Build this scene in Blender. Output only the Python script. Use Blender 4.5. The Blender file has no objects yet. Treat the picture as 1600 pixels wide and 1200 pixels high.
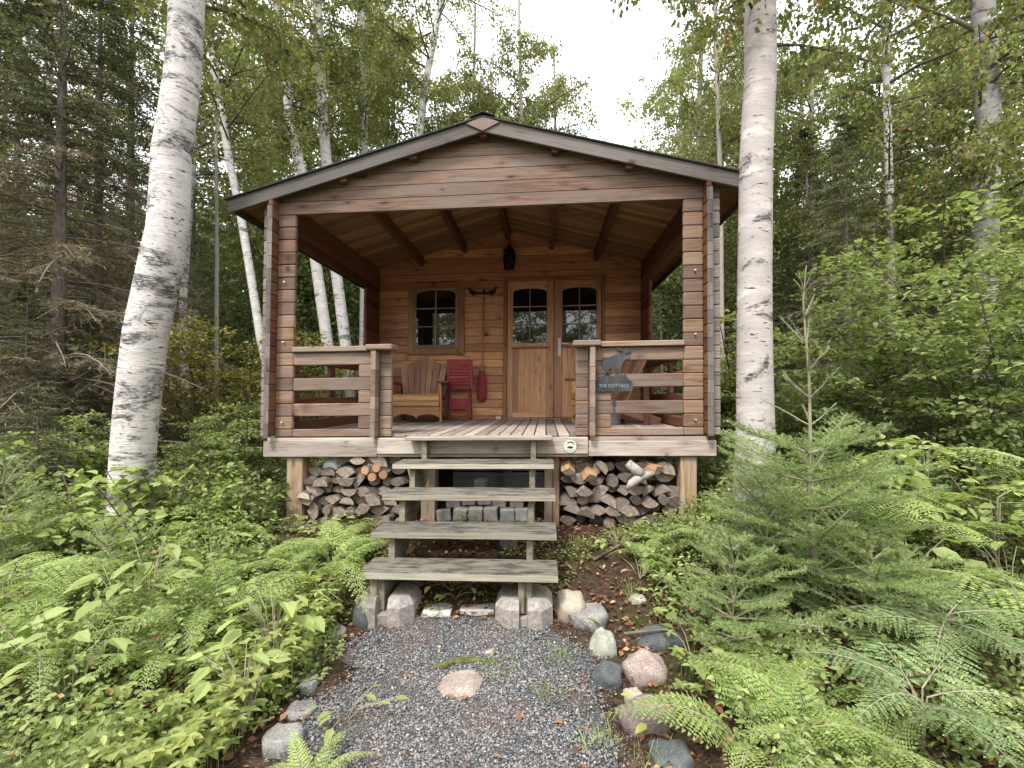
import bpy, math, random
import numpy as np
from mathutils import Vector, Matrix

SC = bpy.context.scene
COL = SC.collection
random.seed(7)
RG = np.random.default_rng(11)
R_ = math.radians

# ------------------------------------------------------------------ camera
cd = bpy.data.cameras.new('camera')
cam = bpy.data.objects.new('camera', cd)
COL.objects.link(cam)
SC.camera = cam
cd.sensor_fit = 'HORIZONTAL'
cd.sensor_width = 36.0
cd.lens = 36.0 * 717.4 / 1600.0
cd.clip_start = 0.05
cd.clip_end = 500.0
def camera_matrix(loc, yaw, pitch, roll):
    f = Vector((-math.sin(yaw) * math.cos(pitch), math.cos(yaw) * math.cos(pitch), math.sin(pitch)))
    r = Vector((math.cos(yaw), math.sin(yaw), 0))
    u = r.cross(f)
    c, s = math.cos(roll), math.sin(roll)
    r2 = r * c + u * s
    u2 = u * c - r * s
    m = Matrix((r2, u2, -f)).transposed().to_4x4()
    m.translation = loc
    return m
cam.matrix_world = camera_matrix(Vector((0.5515, -3.9585, 0.2797)), 0.07233, 0.02557, -0.01038)
SC.render.resolution_x, SC.render.resolution_y = 1024, 768

# ------------------------------------------------------------------ sky, sun, exposure
SUN_EL, SUN_AZ = R_(58), R_(205)      # azimuth clockwise from +Y (behind the camera, to its left)
w = bpy.data.worlds.new('World')
SC.world = w
w.use_nodes = True
nt = w.node_tree
bg = nt.nodes['Background']
sky = nt.nodes.new('ShaderNodeTexSky')
sky.sky_type = 'NISHITA'
sky.sun_disc = False
sky.sun_elevation = SUN_EL
sky.sun_rotation = SUN_AZ
sky.air_density = 1.0
sky.dust_density = 6.0
mx = nt.nodes.new('ShaderNodeMix')
mx.data_type = 'RGBA'
mx.inputs['Factor'].default_value = 0.85          # an even white cloud deck over the sky
hs = nt.nodes.new('ShaderNodeHueSaturation')
hs.inputs['Saturation'].default_value = 0.35
nt.links.new(sky.outputs[0], hs.inputs['Color'])
nt.links.new(hs.outputs[0], mx.inputs[6])
mx.inputs[7].default_value = (8.8, 8.9, 9.2, 1)
nt.links.new(mx.outputs[2], bg.inputs['Color'])
bg.inputs['Strength'].default_value = 0.10
sd = bpy.data.lights.new('sun', 'SUN')
sd.energy = 1.5
sd.angle = R_(11)
sd.color = (1.0, 0.96, 0.9)
sun = bpy.data.objects.new('sun', sd)
COL.objects.link(sun)
sun_dir = Vector((math.sin(SUN_AZ) * math.cos(SUN_EL), math.cos(SUN_AZ) * math.cos(SUN_EL), math.sin(SUN_EL)))
sun.rotation_euler = sun_dir.to_track_quat('Z', 'Y').to_euler()
sun.location = (-4, -6, 12)
SC.view_settings.view_transform = 'Standard'
SC.view_settings.look = 'None'
SC.view_settings.exposure = 1.60
SC.view_settings.gamma = 1.0
SC.cycles.use_denoising = True
SC.cycles.max_bounces = 7
SC.cycles.diffuse_bounces = 4
SC.cycles.glossy_bounces = 3
SC.cycles.transmission_bounces = 4
SC.cycles.caustics_reflective = False
SC.cycles.caustics_refractive = False

LEAN = 0.01695        # the old cabin leans a little to its right

# ------------------------------------------------------------------ materials
def new_mat(name):
    m = bpy.data.materials.new(name)
    m.use_nodes = True
    t = m.node_tree
    b = t.nodes['Principled BSDF']
    return m, t, b
def nd(t, typ, **kw):
    n = t.nodes.new(typ)
    for k, v in kw.items():
        setattr(n, k, v)
    return n
def lk(t, a, b): t.links.new(a, b)
def ramp(t, stops, src=None, interp='LINEAR'):
    r = nd(t, 'ShaderNodeValToRGB')
    cr = r.color_ramp
    cr.interpolation = interp
    while len(cr.elements) < len(stops): cr.elements.new(0.5)
    for e, (p, c) in zip(cr.elements, stops):
        e.position = p
        e.color = (c[0], c[1], c[2], 1) if not isinstance(c, (int, float)) else (c, c, c, 1)
    if src is not None: lk(t, src, r.inputs[0])
    return r
def mapping(t, src, scale, loc=(0, 0, 0)):
    m = nd(t, 'ShaderNodeMapping')
    m.inputs['Scale'].default_value = scale
    m.inputs['Location'].default_value = loc
    lk(t, src, m.inputs[0])
    return m.outputs[0]
def noise(t, src, scale, detail=4, rough=0.55, dist=0.0):
    n = nd(t, 'ShaderNodeTexNoise')
    n.inputs['Scale'].default_value = scale
    n.inputs['Detail'].default_value = detail
    n.inputs['Roughness'].default_value = rough
    n.inputs['Distortion'].default_value = dist
    if src is not None: lk(t, src, n.inputs['Vector'])
    return n
def mixc(t, fac, a, b, mode='MIX'):
    m = nd(t, 'ShaderNodeMix', data_type='RGBA', blend_type=mode)
    if isinstance(fac, (int, float)): m.inputs[0].default_value = fac
    else: lk(t, fac, m.inputs[0])
    for s, v in ((6, a), (7, b)):
        if isinstance(v, tuple): m.inputs[s].default_value = (*v, 1)
        else: lk(t, v, m.inputs[s])
    return m.outputs[2]
def math_(t, op, a, b=None, clamp=False):
    m = nd(t, 'ShaderNodeMath', operation=op, use_clamp=clamp)
    for i, v in enumerate((a, b)):
        if v is None: continue
        if isinstance(v, (int, float)): m.inputs[i].default_value = v
        else: lk(t, v, m.inputs[i])
    return m.outputs[0]
def bump(t, h, b, strength=0.3, dist=0.01):
    n = nd(t, 'ShaderNodeBump')
    n.inputs['Strength'].default_value = strength
    n.inputs['Distance'].default_value = dist
    lk(t, h, n.inputs['Height'])
    lk(t, n.outputs[0], b.inputs['Normal'])
def attr(t, name): return nd(t, 'ShaderNodeAttribute', attribute_name=name)

def wood(name, dark, light, knot, weather=(0.2, 0.18, 0.16), wamt=0.3, rough=0.75, spec=0.25, knots=1.0, moss=None):
    """planks: grain runs along wc.x; every plank has its own offset in wc and its own rnd"""
    m, t, b = new_mat(name)
    wc = attr(t, 'wc').outputs['Vector']
    rn = attr(t, 'rnd').outputs['Fac']
    g = noise(t, mapping(t, wc, (1.3, 26, 26)), 2.0, 5, 0.6, 0.6)
    g2 = noise(t, mapping(t, wc, (2.6, 120, 120)), 1.4, 3, 0.6)
    v = nd(t, 'ShaderNodeTexVoronoi', feature='F1')
    v.inputs['Scale'].default_value = 1.0
    lk(t, mapping(t, wc, (3.3, 10.5, 3.0)), v.inputs['Vector'])
    kn = ramp(t, [(0.0, 1.0), (0.075, 0.85), (0.13, 0.0)], v.outputs['Distance'])
    halo = ramp(t, [(0.04, 1.0), (0.30, 0.0)], v.outputs['Distance'])
    f = math_(t, 'ADD', math_(t, 'MULTIPLY', g.outputs[0], 0.75), math_(t, 'MULTIPLY', halo.outputs[0], -0.25))
    base = ramp(t, [(0.16, dark), (0.52, light)], f)
    c = mixc(t, math_(t, 'MULTIPLY', ramp(t, [(0.39, 1), (0.47, 0)], g2.outputs[0]).outputs[0], 0.7), base.outputs[0], tuple(x * 0.5 for x in dark))
    # weathering: patchy grey
    geo = nd(t, 'ShaderNodeNewGeometry')
    wn = noise(t, mapping(t, wc, (0.9, 5, 5)), 1.6, 4, 0.6)
    wf = math_(t, 'MULTIPLY', ramp(t, [(0.38, 0), (0.62, 1)], wn.outputs[0]).outputs[0], wamt)
    c = mixc(t, wf, c, weather)
    if moss:
        mn = noise(t, mapping(t, wc, (4, 14, 14)), 1.5, 5, 0.65)
        c = mixc(t, ramp(t, [(0.47, 0), (0.60, 0.85)], mn.outputs[0]).outputs[0], c, moss)
    c = mixc(t, math_(t, 'MULTIPLY', kn.outputs[0], knots * 0.85), c, knot)
    hsv = nd(t, 'ShaderNodeHueSaturation')
    lk(t, c, hsv.inputs['Color'])
    lk(t, math_(t, 'ADD', math_(t, 'MULTIPLY', rn, 0.62), 0.69), hsv.inputs['Value'])
    lk(t, math_(t, 'ADD', math_(t, 'MULTIPLY', rn, 0.016), 0.495), hsv.inputs['Hue'])
    lk(t, hsv.outputs[0], b.inputs['Base Color'])
    b.inputs['Roughness'].default_value = rough
    b.inputs['Specular IOR Level'].default_value = spec
    bump(t, math_(t, 'ADD', g.outputs[0], math_(t, 'MULTIPLY', g2.outputs[0], 0.9)), b, 0.5, 0.004)
    return m

M = {}
M['facade'] = wood('stained_log_weathered', (0.115, 0.058, 0.037), (0.325, 0.192, 0.13), (0.03, 0.014, 0.01), (0.245, 0.185, 0.15), 0.65)
M['gable'] = wood('gable_log_weathered', (0.115, 0.062, 0.04), (0.325, 0.205, 0.14), (0.03, 0.014, 0.01), (0.25, 0.2, 0.165), 0.75)
M['backwall'] = wood('stained_log_sheltered', (0.43, 0.17, 0.08), (0.80, 0.42, 0.225), (0.07, 0.025, 0.012), (0.50, 0.24, 0.14), 0.4, 0.6, 0.35)
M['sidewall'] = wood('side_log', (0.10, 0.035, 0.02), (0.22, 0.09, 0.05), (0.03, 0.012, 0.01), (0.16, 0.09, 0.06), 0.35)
M['outer'] = wood('outer_log', (0.16, 0.12, 0.10), (0.34, 0.27, 0.225), (0.05, 0.035, 0.03), (0.29, 0.26, 0.24), 0.8)
M['rail'] = wood('rail_log', (0.125, 0.07, 0.048), (0.32, 0.212, 0.158), (0.035, 0.016, 0.011), (0.25, 0.2, 0.17), 0.75)
M['beam'] = wood('base_beam', (0.24, 0.175, 0.14), (0.47, 0.385, 0.335), (0.10, 0.06, 0.04), (0.50, 0.46, 0.43), 0.7, knots=0.9)
M['fascia'] = wood('fascia_board', (0.09, 0.07, 0.062), (0.215, 0.18, 0.16), (0.04, 0.025, 0.02), (0.19, 0.175, 0.165), 0.8)
M['ceiling'] = wood('ceiling_board', (0.21, 0.105, 0.052), (0.42, 0.25, 0.135), (0.08, 0.035, 0.018), (0.29, 0.18, 0.1), 0.3, 0.65)
M['purlin'] = wood('purlin', (0.09, 0.035, 0.02), (0.20, 0.085, 0.048), (0.03, 0.014, 0.01), (0.15, 0.08, 0.05), 0.3, 0.65)
M['door'] = wood('door_wood', (0.45, 0.195, 0.10), (0.78, 0.425, 0.24), (0.14, 0.05, 0.022), (0.55, 0.29, 0.18), 0.3, 0.5, 0.4)
M['casing'] = wood('casing_wood', (0.20, 0.075, 0.03), (0.40, 0.18, 0.085), (0.05, 0.02, 0.01), (0.3, 0.16, 0.09), 0.35, 0.55, 0.35)
M['sash'] = wood('sash_wood', (0.26, 0.17, 0.12), (0.42, 0.30, 0.22), (0.1, 0.06, 0.04), (0.34, 0.28, 0.24), 0.5, knots=0.2)
M['deck'] = wood('deck_board', (0.20, 0.15, 0.125), (0.42, 0.34, 0.295), (0.08, 0.05, 0.04), (0.38, 0.33, 0.30), 0.6)
M['tread'] = wood('tread_wood', (0.045, 0.04, 0.033), (0.21, 0.19, 0.155), (0.03, 0.025, 0.02), (0.15, 0.138, 0.115), 0.7, 0.9, moss=(0.04, 0.036, 0.028))
M['treadnose'] = wood('tread_edge', (0.24, 0.21, 0.16), (0.50, 0.44, 0.35), (0.09, 0.07, 0.05), (0.36, 0.36, 0.29), 0.6, 0.9)
M['stringer'] = wood('stringer_wood', (0.22, 0.19, 0.135), (0.42, 0.37, 0.28), (0.08, 0.06, 0.04), (0.30, 0.29, 0.22), 0.6, moss=(0.17, 0.15, 0.10))
M['post'] = wood('support_post', (0.22, 0.13, 0.075), (0.46, 0.32, 0.20), (0.1, 0.05, 0.03), (0.34, 0.30, 0.26), 0.55)
M['chair'] = wood('chair_wood', (0.38, 0.18, 0.075), (0.60, 0.32, 0.15), (0.2, 0.09, 0.035), (0.45, 0.26, 0.13), 0.3, 0.55, 0.35, knots=0.35)
M['chair_back'] = wood('chair_wood_worn', (0.24, 0.11, 0.068), (0.39, 0.20, 0.125), (0.12, 0.05, 0.03), (0.31, 0.185, 0.13), 0.4, 0.6, 0.3, knots=0.3)
M['chair_arm'] = wood('chair_arm_dark', (0.09, 0.035, 0.025), (0.19, 0.08, 0.055), (0.04, 0.02, 0.01), (0.16, 0.09, 0.08), 0.5, knots=0.2)
M['red_wood'] = wood('red_paint_wood', (0.27, 0.025, 0.04), (0.42, 0.05, 0.072), (0.15, 0.015, 0.02), (0.40, 0.09, 0.11), 0.4, 0.5, 0.4, knots=0.1)
M['greyboard'] = wood('grey_board', (0.10, 0.10, 0.105), (0.22, 0.215, 0.22), (0.06, 0.06, 0.06), (0.18, 0.18, 0.19), 0.6)
M['handle_wood'] = wood('broom_handle', (0.30, 0.14, 0.05), (0.45, 0.24, 0.10), (0.2, 0.1, 0.04), (0.4, 0.22, 0.1), 0.2, 0.5, 0.4, knots=0.1)

def plain(name, col, rough=0.6, metal=0.0, spec=0.5, var=0.12, scale=20, bmp=0.15):
    m, t, b = new_mat(name)
    tc = nd(t, 'ShaderNodeTexCoord').outputs['Object']
    n = noise(t, tc, scale, 5, 0.6)
    c = ramp(t, [(0.3, tuple(x * (1 - var * 1.6) for x in col)), (0.7, tuple(min(1, x * (1 + var)) for x in col))], n.outputs[0])
    lk(t, c.outputs[0], b.inputs['Base Color'])
    b.inputs['Roughness'].default_value = rough
    b.inputs['Metallic'].default_value = metal
    b.inputs['Specular IOR Level'].default_value = spec
    if bmp: bump(t, n.outputs[0], b, bmp, 0.004)
    return m
M['black_iron'] = plain('black_iron', (0.012, 0.012, 0.013), 0.5, 0.3)
M['roofing'] = plain('roof_shingle', (0.035, 0.034, 0.035), 0.95, var=0.4, scale=60, bmp=0.5)
M['tin'] = plain('weathered_tin', (0.085, 0.086, 0.092), 0.5, 0.45, var=0.45, scale=9)
M['tin_dark'] = plain('sign_letters', (0.33, 0.34, 0.37), 0.6, 0.2, var=0.3)  # plain grey of the lettering on the sign plate
M['white_plastic'] = plain('white_plastic', (0.72, 0.74, 0.76), 0.4, var=0.04, bmp=0)
M['steel'] = plain('handle_steel', (0.78, 0.76, 0.72), 0.4, 0.1, var=0.1, bmp=0)
M['screw'] = plain('bright_screw', (0.75, 0.72, 0.66), 0.4, 0.4, var=0.05, bmp=0)
M['grey_plastic'] = plain('grey_plastic', (0.38, 0.39, 0.42), 0.5, var=0.06, bmp=0)
M['concrete'] = plain('concrete', (0.33, 0.295, 0.27), 0.95, var=0.28, scale=45, bmp=0.35)
M['paver'] = plain('grey_paver', (0.24, 0.23, 0.22), 0.95, var=0.22, scale=20, bmp=0.4)
M['pad'] = plain('pale_pad', (0.60, 0.57, 0.53), 0.95, var=0.12, scale=30, bmp=0.3)
M['plaque'] = plain('plaque_enamel', (0.66, 0.66, 0.58), 0.45, var=0.08, bmp=0)
M['plaque_ink'] = plain('plaque_ink', (0.02, 0.028, 0.02), 0.6, var=0.1, bmp=0)
M['moss'] = plain('moss', (0.10, 0.11, 0.03), 1.0, var=0.5, scale=40, bmp=0.8)

def glass_mat():
    m, t, b = new_mat('window_glass')
    b.inputs['Base Color'].default_value = (0.006, 0.007, 0.009, 1)
    b.inputs['Roughness'].default_value = 0.02
    b.inputs['IOR'].default_value = 1.95
    tc = nd(t, 'ShaderNodeTexCoord').outputs['Object']
    n = noise(t, tc, 2.5, 1, 0.4)
    bump(t, n.outputs[0], b, 0.02, 0.02)
    return m
M['glass'] = glass_mat()

def bristle_mat():
    m, t, b = new_mat('red_bristle')
    wc = attr(t, 'wc').outputs['Vector']
    n = noise(t, mapping(t, wc, (2, 120, 120)), 2, 3, 0.6)
    c = ramp(t, [(0.35, (0.10, 0.008, 0.012)), (0.65, (0.42, 0.035, 0.045))], n.outputs[0])
    lk(t, c.outputs[0], b.inputs['Base Color'])
    b.inputs['Roughness'].default_value = 0.6
    bump(t, n.outputs[0], b, 0.6, 0.01)
    return m
M['bristle'] = bristle_mat()

def birch_mat(name, rough_bark, tint=(0.78, 0.74, 0.72), patch=1.0):
    """wc = (arc length round the stem, 0, height) in metres"""
    m, t, b = new_mat(name)
    wc = attr(t, 'wc').outputs['Vector']
    base_n = noise(t, mapping(t, wc, (2.0, 2.0, 6)), 1.6, 4, 0.6)
    c = ramp(t, [(0.3, tuple(x * 0.78 for x in tint)), (0.55, tint), (0.75, (0.80, 0.70, 0.64))], base_n.outputs[0]).outputs[0]
    # fine horizontal peel lines
    pl = noise(t, mapping(t, wc, (7, 7, 75)), 1.5, 5, 0.65, 0.6)
    c = mixc(t, math_(t, 'MULTIPLY', ramp(t, [(0.36, 1), (0.47, 0)], pl.outputs[0]).outputs[0], 0.4 + 0.35 * rough_bark), c, (0.30, 0.275, 0.26))
    # lenticels
    le = noise(t, mapping(t, wc, (11, 11, 62), (3, 7, 1)), 1.0, 2, 0.5)
    c = mixc(t, ramp(t, [(0.655, 0), (0.685, 1)], le.outputs[0]).outputs[0], c, (0.05, 0.045, 0.042))
    # black scars
    pn = noise(t, mapping(t, wc, (2.6, 2.6, 5.5), (11, 2, 5)), 1.0, 5, 0.68, 0.8)
    br = noise(t, mapping(t, wc, (14, 14, 60), (1, 9, 3)), 1.4, 4, 0.7, 0.5)
    pf = math_(t, 'MULTIPLY', ramp(t, [(0.60 - 0.04 * patch, 0), (0.68 - 0.04 * patch, 1)], pn.outputs[0]).outputs[0],
               ramp(t, [(0.36, 0.1), (0.52, 1)], br.outputs[0]).outputs[0])
    c = mixc(t, math_(t, 'MULTIPLY', pf, 0.92), c, (0.055, 0.05, 0.048))
    # greenish grey foot
    z = nd(t, 'ShaderNodeSeparateXYZ'); lk(t, wc, z.inputs[0])
    foot = math_(t, 'MULTIPLY', ramp(t, [(0.0, 1), (0.35, 0)], z.outputs[2]).outputs[0], ramp(t, [(0.4, 0), (0.6, 1)], br.outputs[0]).outputs[0])
    c = mixc(t, math_(t, 'MULTIPLY', foot, 0.75), c, (0.17, 0.15, 0.11))
    lk(t, c, b.inputs['Base Color'])
    b.inputs['Roughness'].default_value = 0.75
    b.inputs['Specular IOR Level'].default_value = 0.2
    bump(t, math_(t, 'SUBTRACT', pl.outputs[0], math_(t, 'MULTIPLY', pf, 0.6)), b, 0.5 if rough_bark > 0.5 else 0.25, 0.012)
    return m
M['birch_rough'] = birch_mat('birch_bark_peeling', 1.0, (0.66, 0.625, 0.605), patch=2.2)
M['birch_smooth'] = birch_mat('birch_bark_smooth', 0.5, (0.50, 0.455, 0.435), patch=0.8)
M['birch_thin'] = birch_mat('birch_bark_far', 0.7, (0.66, 0.64, 0.62), patch=1.2)

M['birch_grey'] = birch_mat('birch_bark_grey', 0.8, (0.36, 0.34, 0.32), patch=2.0)

def bark_mat(name, a, c2, sc=(30, 30, 8)):
    m, t, b = new_mat(name)
    wc = attr(t, 'wc').outputs['Vector']
    n = noise(t, mapping(t, wc, sc), 1.2, 5, 0.65, 0.4)
    c = ramp(t, [(0.3, a), (0.7, c2)], n.outputs[0])
    lk(t, c.outputs[0], b.inputs['Base Color'])
    b.inputs['Roughness'].default_value = 0.95
    bump(t, n.outputs[0], b, 0.6, 0.01)
    return m
M['bark'] = bark_mat('spruce_bark', (0.07, 0.055, 0.048), (0.24, 0.20, 0.17))
M['twig'] = bark_mat('twig_bark', (0.06, 0.045, 0.035), (0.16, 0.125, 0.10))
M['dead_twig'] = bark_mat('dead_twig', (0.10, 0.08, 0.06), (0.22, 0.18, 0.14))
M['stem_pale'] = bark_mat('fir_stem', (0.19, 0.17, 0.11), (0.34, 0.31, 0.21))
M['grey_stem'] = bark_mat('grey_stem', (0.24, 0.21, 0.18), (0.40, 0.36, 0.32))
M['log_bark'] = bark_mat('log_bark', (0.05, 0.038, 0.03), (0.20, 0.165, 0.14), (20, 20, 6))
M['split_face'] = bark_mat('split_face', (0.13, 0.095, 0.075), (0.34, 0.27, 0.22), (8, 40, 40))
M['fresh_split'] = bark_mat('fresh_split', (0.24, 0.13, 0.06), (0.48, 0.30, 0.16), (8, 40, 40))
def endgrain_mat(name, a, c2):
    m, t, b = new_mat(name)
    wc = attr(t, 'wc').outputs['Vector']
    wv = nd(t, 'ShaderNodeTexWave', wave_type='RINGS', rings_direction='X')
    wv.inputs['Scale'].default_value = 26
    wv.inputs['Distortion'].default_value = 5
    wv.inputs['Detail'].default_value = 3
    wv.inputs['Detail Scale'].default_value = 3
    lk(t, wc, wv.inputs['Vector'])
    n = noise(t, mapping(t, wc, (1, 30, 30)), 1.0, 4, 0.7)
    f = math_(t, 'ADD', math_(t, 'MULTIPLY', wv.outputs['Fac'], 0.35), math_(t, 'MULTIPLY', n.outputs[0], 0.7))
    c = ramp(t, [(0.25, a), (0.75, c2)], f)
    hsv = nd(t, 'ShaderNodeHueSaturation')
    oi = nd(t, 'ShaderNodeObjectInfo')
    lk(t, math_(t, 'ADD', math_(t, 'MULTIPLY', oi.outputs['Random'], 0.95), 0.45), hsv.inputs['Value'])
    lk(t, c.outputs[0], hsv.inputs['Color'])
    lk(t, hsv.outputs[0], b.inputs['Base Color'])
    b.inputs['Roughness'].default_value = 0.95
    bump(t, f, b, 0.5, 0.006)
    return m
M['end_grey'] = endgrain_mat('end_grain_grey', (0.06, 0.045, 0.038), (0.40, 0.32, 0.27))
M['end_orange'] = endgrain_mat('end_grain_orange', (0.22, 0.10, 0.055), (0.46, 0.26, 0.15))
M['end_pale'] = endgrain_mat('end_grain_pale', (0.26, 0.2, 0.14), (0.55, 0.46, 0.36))

def leaf_mat(name, stops, trans=0.35, rough=0.5, spec=0.35, obvar=0.25, sat=0.94):
    m, t, b = new_mat(name)
    rn = attr(t, 'rnd').outputs['Fac']
    c = ramp(t, stops, rn).outputs[0]
    oi = nd(t, 'ShaderNodeObjectInfo')
    hsv = nd(t, 'ShaderNodeHueSaturation')
    hsv.inputs['Saturation'].default_value = sat
    lk(t, c, hsv.inputs['Color'])
    lk(t, math_(t, 'ADD', math_(t, 'MULTIPLY', oi.outputs['Random'], obvar), 1 - obvar / 2), hsv.inputs['Value'])
    lk(t, hsv.outputs[0], b.inputs['Base Color'])
    b.inputs['Roughness'].default_value = rough
    b.inputs['Specular IOR Level'].default_value = spec
    tr = nd(t, 'ShaderNodeBsdfTranslucent')
    tc = mixc(t, 1.0, hsv.outputs[0], (1.25, 1.28, 0.78), 'MULTIPLY')
    lk(t, tc, tr.inputs['Color'])
    ms = nd(t, 'ShaderNodeMixShader')
    ms.inputs[0].default_value = trans
    lk(t, b.outputs[0], ms.inputs[1]); lk(t, tr.outputs[0], ms.inputs[2])
    lk(t, ms.outputs[0], t.nodes['Material Output'].inputs['Surface'])
    return m
M['birch_leaf'] = leaf_mat('birch_leaf', [(0, (0.10, 0.12, 0.035)), (0.5, (0.19, 0.215, 0.06)), (0.85, (0.30, 0.31, 0.10)), (0.96, (0.42, 0.31, 0.08)), (1, (0.38, 0.22, 0.08))], 0.5)
M['far_leaf'] = leaf_mat('aspen_leaf', [(0, (0.15, 0.18, 0.065)), (0.5, (0.27, 0.31, 0.12)), (1, (0.44, 0.46, 0.21))], 0.5)
M['alder_leaf'] = leaf_mat('alder_leaf', [(0, (0.12, 0.165, 0.05)), (0.5, (0.24, 0.30, 0.10)), (1, (0.40, 0.46, 0.20))], 0.42)
M['needle'] = leaf_mat('spruce_needle', [(0, (0.055, 0.075, 0.032)), (0.6, (0.12, 0.15, 0.062)), (0.85, (0.19, 0.215, 0.09)), (1, (0.26, 0.2, 0.11))], 0.3, 0.6)
M['needle_brown'] = leaf_mat('dead_needle', [(0, (0.13, 0.10, 0.065)), (0.6, (0.24, 0.19, 0.12)), (1, (0.36, 0.30, 0.20))], 0.25, 0.8)
M['fir_needle'] = leaf_mat('fir_needle', [(0, (0.13, 0.20, 0.065)), (0.5, (0.26, 0.36, 0.12)), (1, (0.47, 0.57, 0.22))], 0.35, 0.5)
M['fern'] = leaf_mat('fern_green', [(0, (0.13, 0.20, 0.05)), (0.5, (0.28, 0.38, 0.10)), (0.93, (0.48, 0.57, 0.20)), (0.98, (0.50, 0.46, 0.16)), (1, (0.40, 0.25, 0.11))], 0.42, 0.5)
M['cedar'] = leaf_mat('cedar_green', [(0, (0.07, 0.12, 0.045)), (0.5, (0.16, 0.235, 0.085)), (0.93, (0.30, 0.38, 0.15)), (1, (0.34, 0.25, 0.12))], 0.25, 0.6)
M['cover'] = leaf_mat('cover_leaf', [(0, (0.09, 0.13, 0.035)), (0.4, (0.21, 0.27, 0.08)), (0.8, (0.37, 0.43, 0.15)), (1, (0.50, 0.53, 0.2))], 0.4, 0.5)
M['cover_dark'] = leaf_mat('dark_leaf', [(0, (0.07, 0.10, 0.03)), (0.5, (0.15, 0.19, 0.06)), (1, (0.28, 0.31, 0.10))], 0.4, 0.6)  # leaf of a darker green than the main cover
M['bark_curl'] = leaf_mat('bark_curl', [(0, (0.20, 0.15, 0.12)), (0.35, (0.50, 0.42, 0.37)), (1, (0.74, 0.70, 0.67))], 0.3, 0.8, sat=1.0)
M['yellow_leaf'] = leaf_mat('yellow_green_leaf', [(0, (0.16, 0.22, 0.06)), (0.5, (0.34, 0.39, 0.11)), (1, (0.52, 0.50, 0.16))], 0.45, 0.5)
M['olive_leaf'] = leaf_mat('olive_yellow_leaf', [(0, (0.12, 0.12, 0.03)), (0.5, (0.24, 0.23, 0.05)), (1, (0.42, 0.36, 0.07))], 0.35, 0.6)
M['bright_leaf'] = leaf_mat('bright_leaf', [(0, (0.19, 0.26, 0.065)), (0.5, (0.32, 0.40, 0.12)), (1, (0.48, 0.54, 0.2))], 0.45, 0.45)
M['litter'] = leaf_mat('litter_leaf', [(0, (0.07, 0.035, 0.02)), (0.4, (0.17, 0.085, 0.05)), (0.75, (0.36, 0.17, 0.08)), (1, (0.55, 0.38, 0.2))], 0.1, 0.8, sat=1.0)
M['litter_dark'] = leaf_mat('litter_needle', [(0, (0.05, 0.03, 0.022)), (0.5, (0.12, 0.07, 0.05)), (1, (0.24, 0.15, 0.10))], 0.05, 0.9, sat=1.0)
M['pebble'] = leaf_mat('pebble', [(0, (0.06, 0.06, 0.062)), (0.35, (0.155, 0.158, 0.162)), (0.6, (0.22, 0.205, 0.195)), (0.88, (0.29, 0.28, 0.275)), (1, (0.44, 0.42, 0.40))], 0.0, 0.8, sat=1.0)

def ground_mat():
    m, t, b = new_mat('forest_soil')
    p = nd(t, 'ShaderNodeNewGeometry').outputs['Position']
    a = noise(t, p, 1.3, 6, 0.65)
    f = noise(t, p, 28, 6, 0.7)
    f2 = noise(t, p, 95, 4, 0.7)
    c = ramp(t, [(0.3, (0.028, 0.018, 0.013)), (0.5, (0.085, 0.052, 0.036)), (0.7, (0.19, 0.125, 0.085))], f.outputs[0]).outputs[0]
    c = mixc(t, ramp(t, [(0.50, 0), (0.62, 0.75)], a.outputs[0]).outputs[0], c, ramp(t, [(0.35, (0.03, 0.045, 0.012)), (0.7, (0.12, 0.15, 0.04))], f2.outputs[0]).outputs[0])
    lk(t, c, b.inputs['Base Color'])
    b.inputs['Roughness'].default_value = 1.0
    b.inputs['Specular IOR Level'].default_value = 0.1
    bump(t, math_(t, 'ADD', f.outputs[0], f2.outputs[0]), b, 0.9, 0.03)
    return m
M['soil'] = ground_mat()
def gravel_mat():
    m, t, b = new_mat('gravel_bed')
    p = nd(t, 'ShaderNodeNewGeometry').outputs['Position']
    v = nd(t, 'ShaderNodeTexVoronoi'); v.inputs['Scale'].default_value = 85
    lk(t, p, v.inputs['Vector'])
    c = mixc(t, 1.0, ramp(t, [(0, (0.05, 0.055, 0.06)), (1, (0.26, 0.26, 0.27))], v.outputs['Color']).outputs[0], ramp(t, [(0.2, 1.0), (0.6, 0.25)], v.outputs['Distance']).outputs[0], 'MULTIPLY')
    dn = noise(t, p, 5, 5, 0.65)
    c = mixc(t, ramp(t, [(0.5, 0), (0.62, 0.85)], dn.outputs[0]).outputs[0], c, (0.10, 0.065, 0.045))
    lk(t, c, b.inputs['Base Color'])
    b.inputs['Roughness'].default_value = 0.95
    bump(t, math_(t, 'MULTIPLY', v.outputs['Distance'], -1.0), b, 0.8, 0.01)
    return m
M['gravel'] = gravel_mat()
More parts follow.
